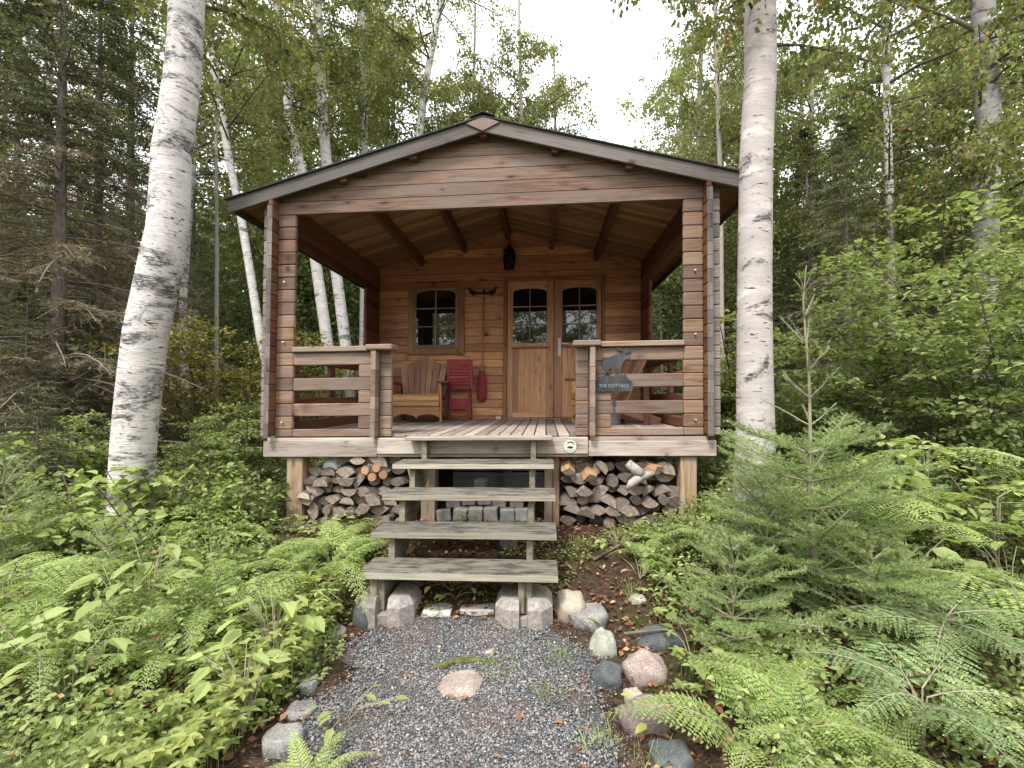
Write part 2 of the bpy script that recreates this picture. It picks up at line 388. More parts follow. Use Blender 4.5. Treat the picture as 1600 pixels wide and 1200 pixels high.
def stone_mat(name, a, b2, speck=0.5):
    m, t, b = new_mat(name)
    tc = nd(t, 'ShaderNodeTexCoord').outputs['Object']
    n = noise(t, tc, 9, 6, 0.7)
    s = noise(t, tc, 130, 3, 0.7)
    c = ramp(t, [(0.32, a), (0.68, b2)], n.outputs[0]).outputs[0]
    c = mixc(t, ramp(t, [(0.56, 0), (0.66, speck)], s.outputs[0]).outputs[0], c, (0.62, 0.58, 0.55))
    c = mixc(t, ramp(t, [(0.36, speck), (0.44, 0)], s.outputs[0]).outputs[0], c, (0.06, 0.055, 0.055))
    lk(t, c, b.inputs['Base Color'])
    b.inputs['Roughness'].default_value = 0.9
    b.inputs['Specular IOR Level'].default_value = 0.25
    bump(t, math_(t, 'ADD', n.outputs[0], math_(t, 'MULTIPLY', s.outputs[0], 0.4)), b, 0.5, 0.02)
    return m
M['st_pink'] = stone_mat('pink_granite', (0.22, 0.165, 0.14), (0.40, 0.325, 0.285), 0.6)
M['st_grey'] = stone_mat('grey_stone', (0.13, 0.125, 0.12), (0.33, 0.315, 0.30), 0.5)
M['st_dark'] = stone_mat('dark_stone', (0.045, 0.05, 0.055), (0.13, 0.14, 0.145), 0.15)
M['st_mossy'] = stone_mat('mossy_stone', (0.20, 0.215, 0.16), (0.46, 0.46, 0.38), 0.4)
M['st_tan'] = stone_mat('tan_stone', (0.30, 0.25, 0.19), (0.50, 0.43, 0.35), 0.5)
M['st_purple'] = stone_mat('purple_stone', (0.12, 0.085, 0.085), (0.26, 0.2, 0.195), 0.3)

# ------------------------------------------------------------------ mesh tools
def world_loc(o):
    v = Vector((0, 0, 0))
    while o is not None:
        v += Vector(o.location)
        o = o.parent
    return v

def mk(name, V, faces, mats, parent=None, wc=None, rnd=None, mi=None, local=True, smooth=False, lean=False):
    """faces: list of int arrays (each n x k). local=False: V are world coordinates"""
    V = np.asarray(V, dtype=np.float64).copy()
    if lean: V[:, 0] += LEAN * V[:, 2]
    if not local and parent is not None:
        V -= np.array(world_loc(parent))
    me = bpy.data.meshes.new(name)
    nv = len(V)
    me.vertices.add(nv)
    me.vertices.foreach_set('co', V.astype(np.float32).ravel())
    idx, tot = [], []
    for f in faces:
        f = np.asarray(f, dtype=np.int32)
        if f.size == 0: continue
        idx.append(f.ravel()); tot.append(np.full(len(f), f.shape[1], dtype=np.int32))
    idx = np.concatenate(idx); tot = np.concatenate(tot)
    st = np.concatenate(([0], np.cumsum(tot)[:-1])).astype(np.int32)
    me.loops.add(len(idx)); me.loops.foreach_set('vertex_index', idx)
    me.polygons.add(len(tot)); me.polygons.foreach_set('loop_start', st); me.polygons.foreach_set('loop_total', tot)
    for m in (mats if isinstance(mats, (list, tuple)) else [mats]): me.materials.append(m)
    if mi is not None: me.polygons.foreach_set('material_index', np.asarray(mi, dtype=np.int32))
    me.polygons.foreach_set('use_smooth', np.full(len(tot), bool(smooth)))
    me.update(calc_edges=True)
    if wc is not None:
        a = me.attributes.new('wc', 'FLOAT_VECTOR', 'POINT'); a.data.foreach_set('vector', np.asarray(wc, dtype=np.float32).ravel())
    if rnd is not None:
        a = me.attributes.new('rnd', 'FLOAT', 'POINT'); a.data.foreach_set('value', np.asarray(rnd, dtype=np.float32).ravel())
    o = bpy.data.objects.new(name, me)
    COL.objects.link(o)
    if parent is not None: o.parent = parent
    return o

def tag(o, label=None, cat=None, group=None, kind=None):
    if label: o['label'] = label
    if cat: o['category'] = cat
    if group: o['group'] = group
    if kind: o['kind'] = kind
    return o
def thing(name, label, cat, loc=(0, 0, 0), rz=0, group=None):
    o = bpy.data.objects.new(name, None)
    o.empty_display_size = 0.1
    COL.objects.link(o)
    o.location = loc; o.rotation_euler = (0, 0, rz)
    return tag(o, label, cat, group)
def copy_tree(o, parent=None):
    c = o.copy(); COL.objects.link(c)
    if parent is not None: c.parent = parent
    for ch in list(o.children): copy_tree(ch, c)
    return c

class MB:
    """collects shapes into one mesh"""
    def __init__(s): s.V = []; s.F = {}; s.W = []; s.Rn = []; s.n = 0; s.seq = []
    def add(s, V, faces, wc=None, rnd=None, mi=0):
        V = np.asarray(V, float)
        wc = V if wc is None else np.asarray(wc, float)
        rnd = random.random() if rnd is None else rnd
        s.V.append(V); s.W.append(wc)
        s.Rn.append(np.full(len(V), rnd) if np.isscalar(rnd) else rnd)
        for f in faces: s.seq.append((np.asarray(f) + s.n, mi))
        s.n += len(V)
    def beam(s, p0, p1, w, h, up=(0, 0, 1), ch=0.004, mi=0, rnd=None):
        """chamfered bar from p0 to p1, w across, h along up"""
        p0 = np.array(p0, float); p1 = np.array(p1, float)
        d = p1 - p0; L = np.linalg.norm(d); d /= L
        u = np.array(up, float); u = u - d * (u @ d); u /= np.linalg.norm(u)
        v = np.cross(u, d)
        a, b = w / 2, h / 2
        ch = min(ch, a * 0.45, b * 0.45)
        prof = [(a, b - ch), (a - ch, b), (-a + ch, b), (-a, b - ch), (-a, -b + ch), (-a + ch, -b), (a - ch, -b), (a, -b + ch)]
        off = np.array([random.random() * 50, random.random() * 50, random.random() * 50])
        V = []; W = []
        for e, (pp, sg) in enumerate(((p0, 1), (p1, -1))):
            for k, (sc_, dd) in enumerate((((a - ch) / a, 0.0), (1.0, ch))):
                kk = (k if e == 0 else 1 - k)
                inset = kk == 0
                for (x, y) in prof:
                    if inset: x2 = x * (a - ch) / a; y2 = y * (b - ch) / b; dd2 = 0.0
                    else: x2, y2 = x, y; dd2 = ch
                    V.append(pp + v * x2 + u * y2 + d * dd2 * sg)
                    W.append(off + np.array([dd2 if e == 0 else L - dd2, x2, y2]))
        faces = [list(range(7, -1, -1)), list(range(24, 32))]
        for r in range(3):
            for i in range(8):
                j = (i + 1) % 8
                faces.append([r * 8 + i, r * 8 + j, r * 8 + 8 + j, r * 8 + 8 + i])
        s.add(V, faces, W, rnd, mi)
    def box(s, x0, x1, y0, y1, z0, z1, axis='x', ch=0.004, mi=0, rnd=None):
        cx, cy, cz = (x0 + x1) / 2, (y0 + y1) / 2, (z0 + z1) / 2
        if axis == 'x': s.beam((x0, cy, cz), (x1, cy, cz), y1 - y0, z1 - z0, (0, 0, 1), ch, mi, rnd)
        elif axis == 'y': s.beam((cx, y0, cz), (cx, y1, cz), x1 - x0, z1 - z0, (0, 0, 1), ch, mi, rnd)
        else: s.beam((cx, cy, z0), (cx, cy, z1), x1 - x0, y1 - y0, (0, 1, 0), ch, mi, rnd)
    def prism(s, poly, origin, U, Vv, N, t, mi=0, rnd=None, grain=0):
        """polygon (counter-clockwise in U,V) extruded by t along N from origin"""
        o = np.array(origin, float); U = np.array(U, float); Vv = np.array(Vv, float); N = np.array(N, float)
        off = np.random.default_rng(int(random.random() * 1e6)).random(3) * 40
        V = []; W = []
        for k in (0, 1):
            for (a, b) in poly:
                V.append(o + U * a + Vv * b + N * t * k)
                W.append(off + (np.array([a, b, t * k]) if grain == 0 else np.array([b, a, t * k])))
        n = len(poly)
        faces = [list(range(n - 1, -1, -1)), list(range(n, 2 * n))]
        for i in range(n):
            j = (i + 1) % n
            faces.append([i, j, n + j, n + i])
        s.add(V, faces, W, rnd, mi)
    def tube(s, pts, rad, n=8, mi=0, rnd=None, cap=True, zoff=0.0):
        pts = [np.array(p, float) for p in pts]
        V = []; W = []; L = 0.0
        ref = np.array([0.31, 0.95, 0.05])
        for i, p in enumerate(pts):
            a = pts[max(i - 1, 0)]; b = pts[min(i + 1, len(pts) - 1)]
            d = b - a; d /= (np.linalg.norm(d) + 1e-9)
            u = ref - d * (ref @ d); u /= (np.linalg.norm(u) + 1e-9); v = np.cross(d, u)
            if i: L += np.linalg.norm(p - pts[i - 1])
            r = rad[i] if hasattr(rad, '__len__') else rad
            for k in range(n):
                th = 2 * math.pi * k / n
                V.append(p + (u * math.cos(th) + v * math.sin(th)) * r)
                W.append([math.cos(th) * r + zoff, math.sin(th) * r, L])
        faces = []
        for i in range(len(pts) - 1):
            for k in range(n):
                j = (k + 1) % n
                faces.append([i * n + k, i * n + j, (i + 1) * n + j, (i + 1) * n + k])
        if cap:
            faces.append(list(range(n - 1, -1, -1))); faces.append([(len(pts) - 1) * n + k for k in range(n)])
        s.add(V, faces, W, rnd, mi)
    def lathe(s, prof, c, n=20, mi=0):
        s.tube([(c[0], c[1], c[2] + z) for r, z in prof], [max(r, 1e-4) for r, z in prof], n, mi)
    def build(s, name, mats, parent=None, local=False, smooth=False, lean=False):
        V = np.concatenate(s.V); W = np.concatenate(s.W); Rn = np.concatenate(s.Rn)
        bylen = {}
        for f, mi in s.seq: bylen.setdefault(len(f), ([], []))[0].append(f); bylen[len(f)][1].append(mi)
        faces = [np.array(v[0]) for v in bylen.values()]
        mis = np.concatenate([np.array(v[1]) for v in bylen.values()])
        return mk(name, V, faces, mats, parent, W, Rn, mis, local, smooth, lean)

def unit(a): return a / (np.linalg.norm(a, axis=-1, keepdims=True) + 1e-9)
def leaf_geo(P, A, N, L, W, kind='kite', fold=0.2, rnd=None):
    P = np.asarray(P, float); n = len(P)
    A = unit(A); N = N - A * np.sum(A * N, axis=1, keepdims=True); N = unit(N); S = np.cross(A, N)
    L = np.broadcast_to(np.asarray(L, float), (n,))[:, None]; W = np.broadcast_to(np.asarray(W, float), (n,))[:, None]
    if kind == 'kite':
        V = np.stack([P, P + A * L * .42 + S * W * .5 + N * W * fold, P + A * L, P + A * L * .42 - S * W * .5 + N * W * fold], 1)
        F = np.arange(n * 4).reshape(n, 4); k = 4; faces = [F]
    elif kind == 'tri':
        V = np.stack([P - S * W * .5, P + S * W * .5, P + A * L], 1); F = np.arange(n * 3).reshape(n, 3); k = 3; faces = [F]
    else:
        V = np.stack([P, P + A * L * .28 + S * W * .46 + N * W * fold, P + A * L * .66 + S * W * .36 + N * W * fold * .8,
                      P + A * L - N * L * .08,
                      P + A * L * .66 - S * W * .36 + N * W * fold * .8, P + A * L * .28 - S * W * .46 + N * W * fold], 1)
        b = np.arange(n)[:, None] * 6; k = 6
        faces = [np.concatenate([b + np.array([[0, 1, 2, 3]]), b + np.array([[0, 3, 4, 5]])])]
    if rnd is None: rnd = RG.random(n)
    return V.reshape(-1, 3), faces, np.repeat(rnd, k)
def merge(gs):
    V = []; F = {}; Rn = []; n = 0
    for v, fs, r in gs:
        for f in fs: F.setdefault(f.shape[1], []).append(f + n)
        V.append(v); Rn.append(r); n += len(v)
    return np.concatenate(V), [np.concatenate(f) for f in F.values()], np.concatenate(Rn)
def rvec(n, zs=1.0):
    v = RG.normal(size=(n, 3)); v[:, 2] *= zs
    return unit(v)

# ------------------------------------------------------------------ ground
def ss(t):
    t = np.clip(t, 0, 1); return t * t * (3 - 2 * t)
def H(x, y):
    x = np.asarray(x, float); y = np.asarray(y, float)
    z = -1.13 + 0.29 * ss((y + 1.35) / 1.1)
    z = z + 0.20 * ss((x - 1.3) / 1.0) * ss((y + 2.2) / 1.6)
    z = z + 0.10 * ss((-x - 1.2) / 1.2) * ss((-y) / 1.0 + 0.2)
    out = ss((np.abs(x) - 2.2) / 1.6)
    hill = np.clip(y - 1.0, 0, 14)
    z = z + hill * (0.085 * ss((-x - 1.8) / 2.0) + 0.05 * ss((x - 2.4) / 2.0))
    z = z + 0.09 * np.clip(y - 6.5, 0, 12)
    bump_ = 0.045 * np.sin(x * 2.1 + 1.3) * np.sin(y * 1.7 + .4) + 0.025 * np.sin(x * 5.3 + y * 2.0) * np.sin(y * 4.7 - x)
    return z + bump_ * ss((np.abs(x - 0.1) - 0.9) / 0.8)
def build_ground():
    a = np.linspace(-1, 1, 261)
    X = np.sinh(a * 3.6) / np.sinh(3.6) * 70.0
    Y = X.copy()
    gx, gy = np.meshgrid(X, Y)
    gz = H(gx, gy)
    gz = gz + 0.012 * (np.sin(gx * 17 + gy * 9) * np.sin(gy * 21 - gx * 5)) * (np.hypot(gx, gy) < 8)
    V = np.stack([gx.ravel(), gy.ravel(), gz.ravel()], 1)
    n = len(X)
    i, j = np.meshgrid(np.arange(n - 1), np.arange(n - 1))
    b = (j * n + i).ravel()
    F = np.stack([b, b + 1, b + n + 1, b + n], 1)
    o = mk('ground', V, [F], M['soil'], smooth=True)
    o['kind'] = 'structure'
    # gravel path
    ys = np.linspace(-7.0, -1.12, 60); rows = []
    for y in ys:
        wob = 0.05 * math.sin(y * 7) + 0.03 * math.sin(y * 17)
        x0 = -0.62 + wob - 0.02 * (y + 1.1) * 0 if y > -1.6 else -0.47 + wob
        x1 = 0.82 + 0.05 * math.sin(y * 5 + 1)
        if y > -1.45: x0 += 0.25 * (y + 1.45) / 0.3; x1 -= 0.35 * (y + 1.45) / 0.3
        rows.append(np.linspace(x0, x1, 24))
    rows = np.array(rows)
    yy = np.repeat(ys[:, None], 24, 1)
    zz = H(rows, yy) + 0.018 - 0.012 * (np.abs(np.linspace(-1, 1, 24)) ** 4)[None, :]
    V = np.stack([rows.ravel(), yy.ravel(), zz.ravel()], 1)
    i, j = np.meshgrid(np.arange(23), np.arange(59)); b = (j * 24 + i).ravel()
    p = mk('gravel_path', V, [np.stack([b, b + 1, b + 25, b + 24], 1)], M['gravel'], smooth=True)
    p['kind'] = 'structure'
    # pebbles
    n = 62000
    t = RG.random(n) ** 0.8
    y = -1.12 - t * 2.6
    u = RG.random(n)
    k = np.clip((y - ys[0]) / (ys[-1] - ys[0]) * 59, 0, 59).astype(int)
    x0 = rows[k, 0] - 0.05 * RG.random(n) ** 2 * 3; x1 = rows[k, -1] + 0.05 * RG.random(n) ** 2 * 3
    x = x0 + (x1 - x0) * u
    z = H(x, y) + 0.018 + RG.random(n) * 0.006
    r = 0.0029 + 0.0040 * RG.random(n) ** 2.2
    thin = .5 + .5 * np.sin(x * 9 + 2 * np.sin(y * 7)) * np.sin(y * 11 + np.sin(x * 8)) + .9 * np.abs(u - .5) ** 3 * 8
    r = np.where((thin > .93) & (RG.random(n) < .75), r * .35, r)
    base = np.array([[1, 0, 0], [0, 1, 0], [-1, 0, 0], [0, -1, 0], [0, 0, 1], [0, 0, -1], ], float)
    V = base[None] * (r[:, None, None] * (0.65 + 0.75 * RG.random((n, 6, 1)))) * np.array([1.2, 1.0, 0.75])
    th = RG.random(n) * 6.283; c, s_ = np.cos(th), np.sin(th)
    tl = RG.normal(size=n) * 0.5; ct, st_ = np.cos(tl), np.sin(tl)
    v = V.copy(); V[:, :, 0] = v[:, :, 0] * ct[:, None] - v[:, :, 2] * st_[:, None]; V[:, :, 2] = v[:, :, 0] * st_[:, None] + v[:, :, 2] * ct[:, None]
    v = V.copy(); V[:, :, 0] = v[:, :, 0] * c[:, None] - v[:, :, 1] * s_[:, None]; V[:, :, 1] = v[:, :, 0] * s_[:, None] + v[:, :, 1] * c[:, None]
    V += np.stack([x, y, z], 1)[:, None]
    f = np.array([[0, 1, 4], [1, 2, 4], [2, 3, 4], [3, 0, 4], [1, 0, 5], [2, 1, 5], [3, 2, 5], [0, 3, 5]])
    F = (np.arange(n)[:, None, None] * 6 + f[None]).reshape(-1, 3)
    g = mk('gravel', V.reshape(-1, 3), [F], M['pebble'], rnd=np.repeat(RG.random(n), 6))
    tag(g, 'loose grey crushed gravel on the path', None, None, 'stuff')
build_ground()

# ------------------------------------------------------------------ the cabin
P_ = 0.114            # log height
D_ = 2.541            # depth of the porch
WX = 1.874            # inner face of the side walls
def zu(x): return 2.65 - 0.27 * abs(x)          # underside of the roof boards
cabin = thing('log_cabin', 'small stained log cabin with a covered porch and low gable roof', 'cabin', (0, 0, -0.2))
def clip_row(z0, z1, wmax, top=lambda x: zu(x) - 0.004):
    hw = lambda z: min(wmax, (2.646 - z) / 0.27)
    w0, w1 = hw(z0), hw(z1)
    if w0 <= 0.03: return None
    pts = [(-w0, z0), (w0, z0)]
    ze = top(wmax)
    if w0 >= wmax - 1e-6 and z1 > ze > z0: pts += [(wmax, ze)]
    if w1 > 0.02: pts += [(w1, z1), (-w1, z1)]
    else: pts += [(0, min(z1, 2.646))]
    if w0 >= wmax - 1e-6 and z1 > ze > z0: pts += [(-wmax, ze)]
    return pts
# front gable and the beam under it
g = MB()
for n in range(17, 23):
    poly = clip_row(n * P_ + 0.003, (n + 1) * P_ - 0.003, 1.873)
    if poly is None: continue
    g.prism(poly, (0, 0.0 + 0.0012 * (n % 2), 0), (1, 0, 0), (0, 0, 1), (0, 1, 0), 0.044, 0)
g.box(-1.85, 1.85, 0.008, 0.036, 1.945, 2.13, ch=0.001)
g.build('gable_wall', M['gable'], cabin, lean=True)
# corner pillars of log ends, left and right
for sx in (-1, 1):
    pl = MB()
    for n in range(-1, 17):
        z0 = n * P_ if n >= 0 else -0.068
        for (a, b, y0) in ((1.71, 1.873, 0.0), (1.9185, 2.012, 0.001)):
            pl.box(min(sx * a, sx * b), max(sx * a, sx * b), y0, 0.044, z0 + .0012, (n + 1) * P_ - .0012, 'x', 0.008, 0 if a < 1.8 else 1)
    # the beam's own end outside the side wall
    pl.box(min(sx * 1.9185, sx * 2.012), max(sx * 1.9185, sx * 2.012), 0.001, 0.044, 17 * P_, 17 * P_ + .085, 'x', 0.005, 1)
    for zz in (0.06, 0.78, 1.32):
        pl.tube([(sx * 1.80, 0.0, zz), (sx * 1.80, -0.022, zz + 0.004)], 0.007, 8, 2)
    pl.build('corner_pillar', [M['facade'], M['outer'], M['screw']], cabin, lean=True)
# side walls (log rows run half a log out of step)
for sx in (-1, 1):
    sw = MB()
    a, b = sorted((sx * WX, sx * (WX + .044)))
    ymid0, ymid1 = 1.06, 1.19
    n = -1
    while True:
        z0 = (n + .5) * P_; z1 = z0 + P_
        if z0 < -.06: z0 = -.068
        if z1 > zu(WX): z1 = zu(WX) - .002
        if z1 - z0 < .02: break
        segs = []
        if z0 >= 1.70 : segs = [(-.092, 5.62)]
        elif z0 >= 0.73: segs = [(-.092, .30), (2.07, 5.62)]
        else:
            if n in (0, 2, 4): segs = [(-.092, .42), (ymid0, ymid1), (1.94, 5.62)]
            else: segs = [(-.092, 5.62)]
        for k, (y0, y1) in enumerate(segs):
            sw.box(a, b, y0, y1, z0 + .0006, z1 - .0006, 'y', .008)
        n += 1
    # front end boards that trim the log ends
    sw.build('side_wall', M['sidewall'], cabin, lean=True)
    tb = MB()
    c0, c1 = sorted((sx * (WX - 0.001), sx * (WX + .046)))
    for k_ in range(-1, 18): tb.box(c0, c1, -.0975, -.0925, max(-.066, (k_ - .5) * P_ + .0015), min(2.10, (k_ + .5) * P_ - .0015), 'z', .001)
    tb.build('corner_board', M['fascia'], cabin, lean=True)
    cp = MB()
    cp.box(sx * 1.896 - .05, sx * 1.896 + .05, .33, 2.03, .741, .781, 'y', .006)
    cp.build('side_rail_cap', M['rail'], cabin, lean=True)
# porch front railings
for sx in (-1, 1):
    r = MB()
    def bx(x0, x1, *a, **k): r.box(min(sx * x0, sx * x1), max(sx * x0, sx * x1), *a, **k)
    for n in range(-1, 6):
        z0, z1 = (n * P_ if n >= 0 else -.068) + .0006, (n + 1) * P_ - .0006
        if n in (-1, 1, 3, 5):
            bx(.967, 1.7095, .0015, .0425, z0, z1, 'x', .007)
        else:
            bx(.967, 1.107, .0005, .0435, z0, z1, 'x', .007)
        bx(.806, .915, .0005, .0435, z0, z1, 'x', .007)
    r.build('railing', M['rail'], cabin, lean=True)
    c = MB()
    for n in range(-1, 6):
        z0 = max(-.07, (n - .5) * P_ + (0 if n > -1 else .0)); z1 = min(.685, (n + .5) * P_)
        c.box(sx * .941 - .022, sx * .941 + .022, -.092, .085, z0 + .0006, z1 - .0006 if n < 5 else .685, 'y', .004)
    c.box(sx * .941 - .022, sx * .941 + .022, -.092, .085, 4.5 * P_ + .001 + P_, .686, 'y', .004) if False else None
    c.build('railing_post', M['rail'], cabin, lean=True)
    k = MB()
    k.box(*sorted((sx * 1.015, sx * 1.7095)), -.03, .075, .688, .734, 'x', .006)
    k.box(*sorted((sx * .775, sx * 1.012)), -.105, .08, .691, .738, 'x', .008)
    k.build('railing_cap', M['rail'], cabin, lean=True)
# floor
d = MB()
x = -1.868
while x < 1.86:
    x1 = min(x + .0955, 1.868)
    d.box(x, x1 - .006, -.045 if abs(x + .05) < .80 else .046, D_ - .001, -.076, -.050 + random.uniform(-.0012, .0012), 'y', .002)
    x += .1012
d.build('deck', M['deck'], cabin, lean=True)
d = MB()
d.box(-1.93, -.93, -.012, .03, -.108, -.0765, 'x', .003)
d.box(-1.96, -.917, -.028, .030, -.243, -.109, 'x', .005)
d.build('base_beam', M['beam'], cabin, lean=True)
d = MB()
d.box(.93, 1.90, -.012, .03, -.108, -.0765, 'x', .003)
d.box(.910, 1.965, -.028, .030, -.238, -.109, 'x', .005)
d.build('base_beam', M['beam'], cabin, lean=True)
d = MB()
d.box(-.9145, .9075, -.048, .028, -.216, -.0775, 'x', .005)
d.box(-.916, .909, -.014, .028, -.244, -.219, 'x', .003)
d.build('middle_beam', M['beam'], cabin, lean=True)
d = MB()
for xx in (-1.896, -.95, 0.0, .95, 1.896):
    d.box(xx - .04, xx + .04, .031, 5.6, -.22, -.079, 'y', .004)
d.build('floor_joist', M['purlin'], cabin, lean=True)
# support posts on stone pads
for (xa, xb, y, zt) in ((-1.755, -1.61, .0, -.244), (-.56, -.43, .10, -.222), (.540, .608, .03, -.246), (.610, .672, .05, -.239), (1.68, 1.815, .0, -.239)):
    q = MB(); zb = float(H((xa + xb) / 2, y)) - .02
    q.box(xa, xb, y, y + .13, zb, zt, 'z', .006)
    q.build('support_post', M['post'], cabin, lean=True)
for (xx, yy) in ((-1.7, 2.6), (1.7, 2.6), (-1.7, 5.3), (1.7, 5.3), (0, 2.6), (0, 5.3)):
    q = MB(); q.box(xx - .07, xx + .07, yy, yy + .13, float(H(xx, yy)) - .05, -.221, 'z', .006)
    q.build('support_post', M['post'], cabin, lean=True)
# back wall of the porch, with openings for the window and the double door
bw = MB()
WIN = (-1.415, -.632, .915, 1.90); DOOR = (-.03, 1.345, -.06, 1.935)
for n in range(-1, 23):
    z0, z1 = (n * P_ if n >= 0 else -.068) + .0006, (n + 1) * P_ - .0006
    if z0 > 2.64: break
    z0 += .0008; z1 -= .0008
    if z1 > zu(WX) - .01:
        poly = clip_row(z0, z1, WX - .001)
        if poly: bw.prism(poly, (0, D_, 0), (1, 0, 0), (0, 0, 1), (0, 1, 0), .044)
        continue
    cuts = []
    for (a, b, c, e) in (WIN, DOOR):
        if z0 < e - .01 and z1 > c + .01: cuts.append((a, b))
    xs = -WX + .001; segs = []
    for (a, b) in sorted(cuts): segs.append((xs, a)); xs = b
    segs.append((xs, WX - .001))
    for (a, b) in segs: bw.box(a, b, D_, D_ + .044, z0, z1, 'x', .008)
bw.build('porch_wall', M['backwall'], cabin, lean=True)
bk = MB()
for n in range(-1, 23):
    poly = clip_row(max(-.068, n * P_), (n + 1) * P_ - .001, WX - .001)
    if poly: bk.prism(poly, (0, 5.55, 0), (1, 0, 0), (0, 0, 1), (0, 1, 0), .044)
bk.build('rear_wall', M['facade'], cabin, lean=True)
fl = MB(); fl.box(-1.86, 1.86, D_ + .05, 5.54, -.076, -.05, 'x', .002)
fl.build('inner_floor', M['deck'], cabin, lean=True)

def arch(x0, x1, zs, zt, n=14):
    """points of a shallow arch from right to left"""
    c = (x0 + x1) / 2; h = (x1 - x0) / 2
    return [(c + h * math.cos(math.pi * i / n) , zs + (zt - zs) * (math.sin(math.pi * i / n) ** 0.8)) for i in range(n + 1)]
def glazed(parent, x0, x1, z0, zs, zt, y, sashm, headtop, headx0, headx1, name='glass'):
    """dark glass with an arched head, and its glazing bars as a sub-part"""
    gmb = MB()
    poly = [(x0, z0), (x1, z0)] + [(a, b) for (a, b) in arch(x0, x1, zs, zt)]
    pts = [(x0, z0), (x1, z0)] + arch(x0, x1, zs, zt)
    # drop duplicated corner points
    gmb.prism(pts, (0, y + .016, 0), (1, 0, 0), (0, 0, 1), (0, 1, 0), .006)
    pane = gmb.build(name, M['glass'], parent, lean=True)
    hb = MB()
    hp = [(headx0, headtop), (headx0, zs)] + arch(x0, x1, zs, zt)[::-1] + [(headx1, zs), (headx1, headtop)]
    hb.prism(hp, (0, y, 0), (1, 0, 0), (0, 0, 1), (0, 1, 0), .03)
    hb.build('arched_head', sashm, parent, lean=True)
    b = MB()
    cx = (x0 + x1) / 2
    b.box(cx - .009, cx + .009, y + .002, y + .0155, z0, zt - .004, 'z', .003)
    for f in (1 / 3, 2 / 3):
        zz = z0 + (zt - z0) * f
        b.box(x0, cx - .0095, y + .003, y + .015, zz - .009, zz + .009, 'x', .003)
        b.box(cx + .0095, x1, y + .003, y + .015, zz - .009, zz + .009, 'x', .003)
    b.build('glazing_bar', M['sash'], pane, lean=True)
    return pane
# window
win = MB()
yf = D_ - .022
win.box(-1.437, -1.352, yf, D_ + .03, .895, 1.925, 'z', .004)
win.box(-.702, -.612, yf, D_ + .03, .860, 1.935, 'z', .004)
win.box(-1.351, -.703, yf + .002, D_ + .03, 1.840, 1.925, 'x', .004)
win.box(-1.351, -.703, yf + .002, D_ + .03, .895, .972, 'x', .004)
win.box(-1.45, -.66, yf - .02, yf - .001, .882, .900, 'x', .004)
wo = win.build('window', M['casing'], cabin, lean=True)
sa = MB()
ys = D_ - .012
sa.box(-1.348, -1.322, ys, D_ + .02, .975, 1.836, 'z', .003)
sa.box(-.75, -.706, ys, D_ + .02, .975, 1.836, 'z', .003)
sa.box(-1.321, -.751, ys + .001, D_ + .02, .975, 1.024, 'x', .003)
sa.build('sash', M['sash'], wo, lean=True)
glazed(wo, -1.321, -.751, 1.025, 1.745, 1.812, ys, M['sash'], 1.837, -1.321, -.751, 'pane')
# double door
fr = MB()
fr.box(-.056, -.001, yf, D_ + .03, -.05, 1.963, 'z', .004)
fr.box(1.331, 1.373, yf, D_ + .03, -.05, 1.963, 'z', .004)
fr.box(0.0, 1.330, yf + .001, D_ + .03, 1.912, 1.963, 'x', .004)
fr.build('door_frame', M['casing'], cabin, lean=True)
for (x0, sg) in ((.004, 1), (.669, -1)):
    x1 = x0 + .657; y = D_ - .006
    gx0, gx1 = (x0 + .079, x0 + .556) if sg == 1 else (x0 + .113, x0 + .589)
    dm = MB()
    dm.box(x0, gx0 - .001, y, y + .036, -.032, 1.908, 'z', .004)
    dm.box(gx1 + .001, x1, y, y + .036, -.032, 1.908, 'z', .004)
    dm.box(gx0, gx1, y + .001, y + .034, .955, 1.026, 'x', .004)
    dm.box(gx0, gx1, y + .001, y + .034, -.032, .043, 'x', .004)
    nb = 6; wv = (gx1 - gx0) / nb
    for i in range(nb): dm.box(gx0 + i * wv, gx0 + (i + 1) * wv - .0006, y + .010, y + .026, .0435, .9545, 'z', .004)
    do = dm.build('door', M['door'], cabin, lean=True)
    glazed(do, gx0, gx1, 1.027, 1.745, 1.802, y, M['door'], 1.907, gx0, gx1)
    ml = MB(); ml.box(gx0 - .02, gx1 + .02, y - .016, y - .001, .948, .972, 'x', .004)
    ml.build('drip_moulding', M['casing'], do, lean=True)
    if sg == -1:
        h = MB()
        h.box(x0 + .052, x0 + .092, y - .009, y - .0005, .835, 1.085, 'z', .006)
        h.tube([(x0 + .072, y - .009, 1.0), (x0 + .072, y - .05, 1.0)], .010, 10)
        h.tube([(x0 + .072, y - .046, 1.0), (x0 + .13, y - .050, 1.0), (x0 + .195, y - .046, .998)], [.010, .009, .008], 10)
        h.tube([(x0 + .072, y - .009, .90), (x0 + .072, y - .014, .90)], .009, 10)
        h.build('handle', M['white_plastic'], do, lean=True)
th = MB(); th.box(-.02, 1.18, D_ - .05, D_ - .024, -.049, -.037, 'x', .003)
th.build('door_sill', M['beam'], cabin, lean=True)

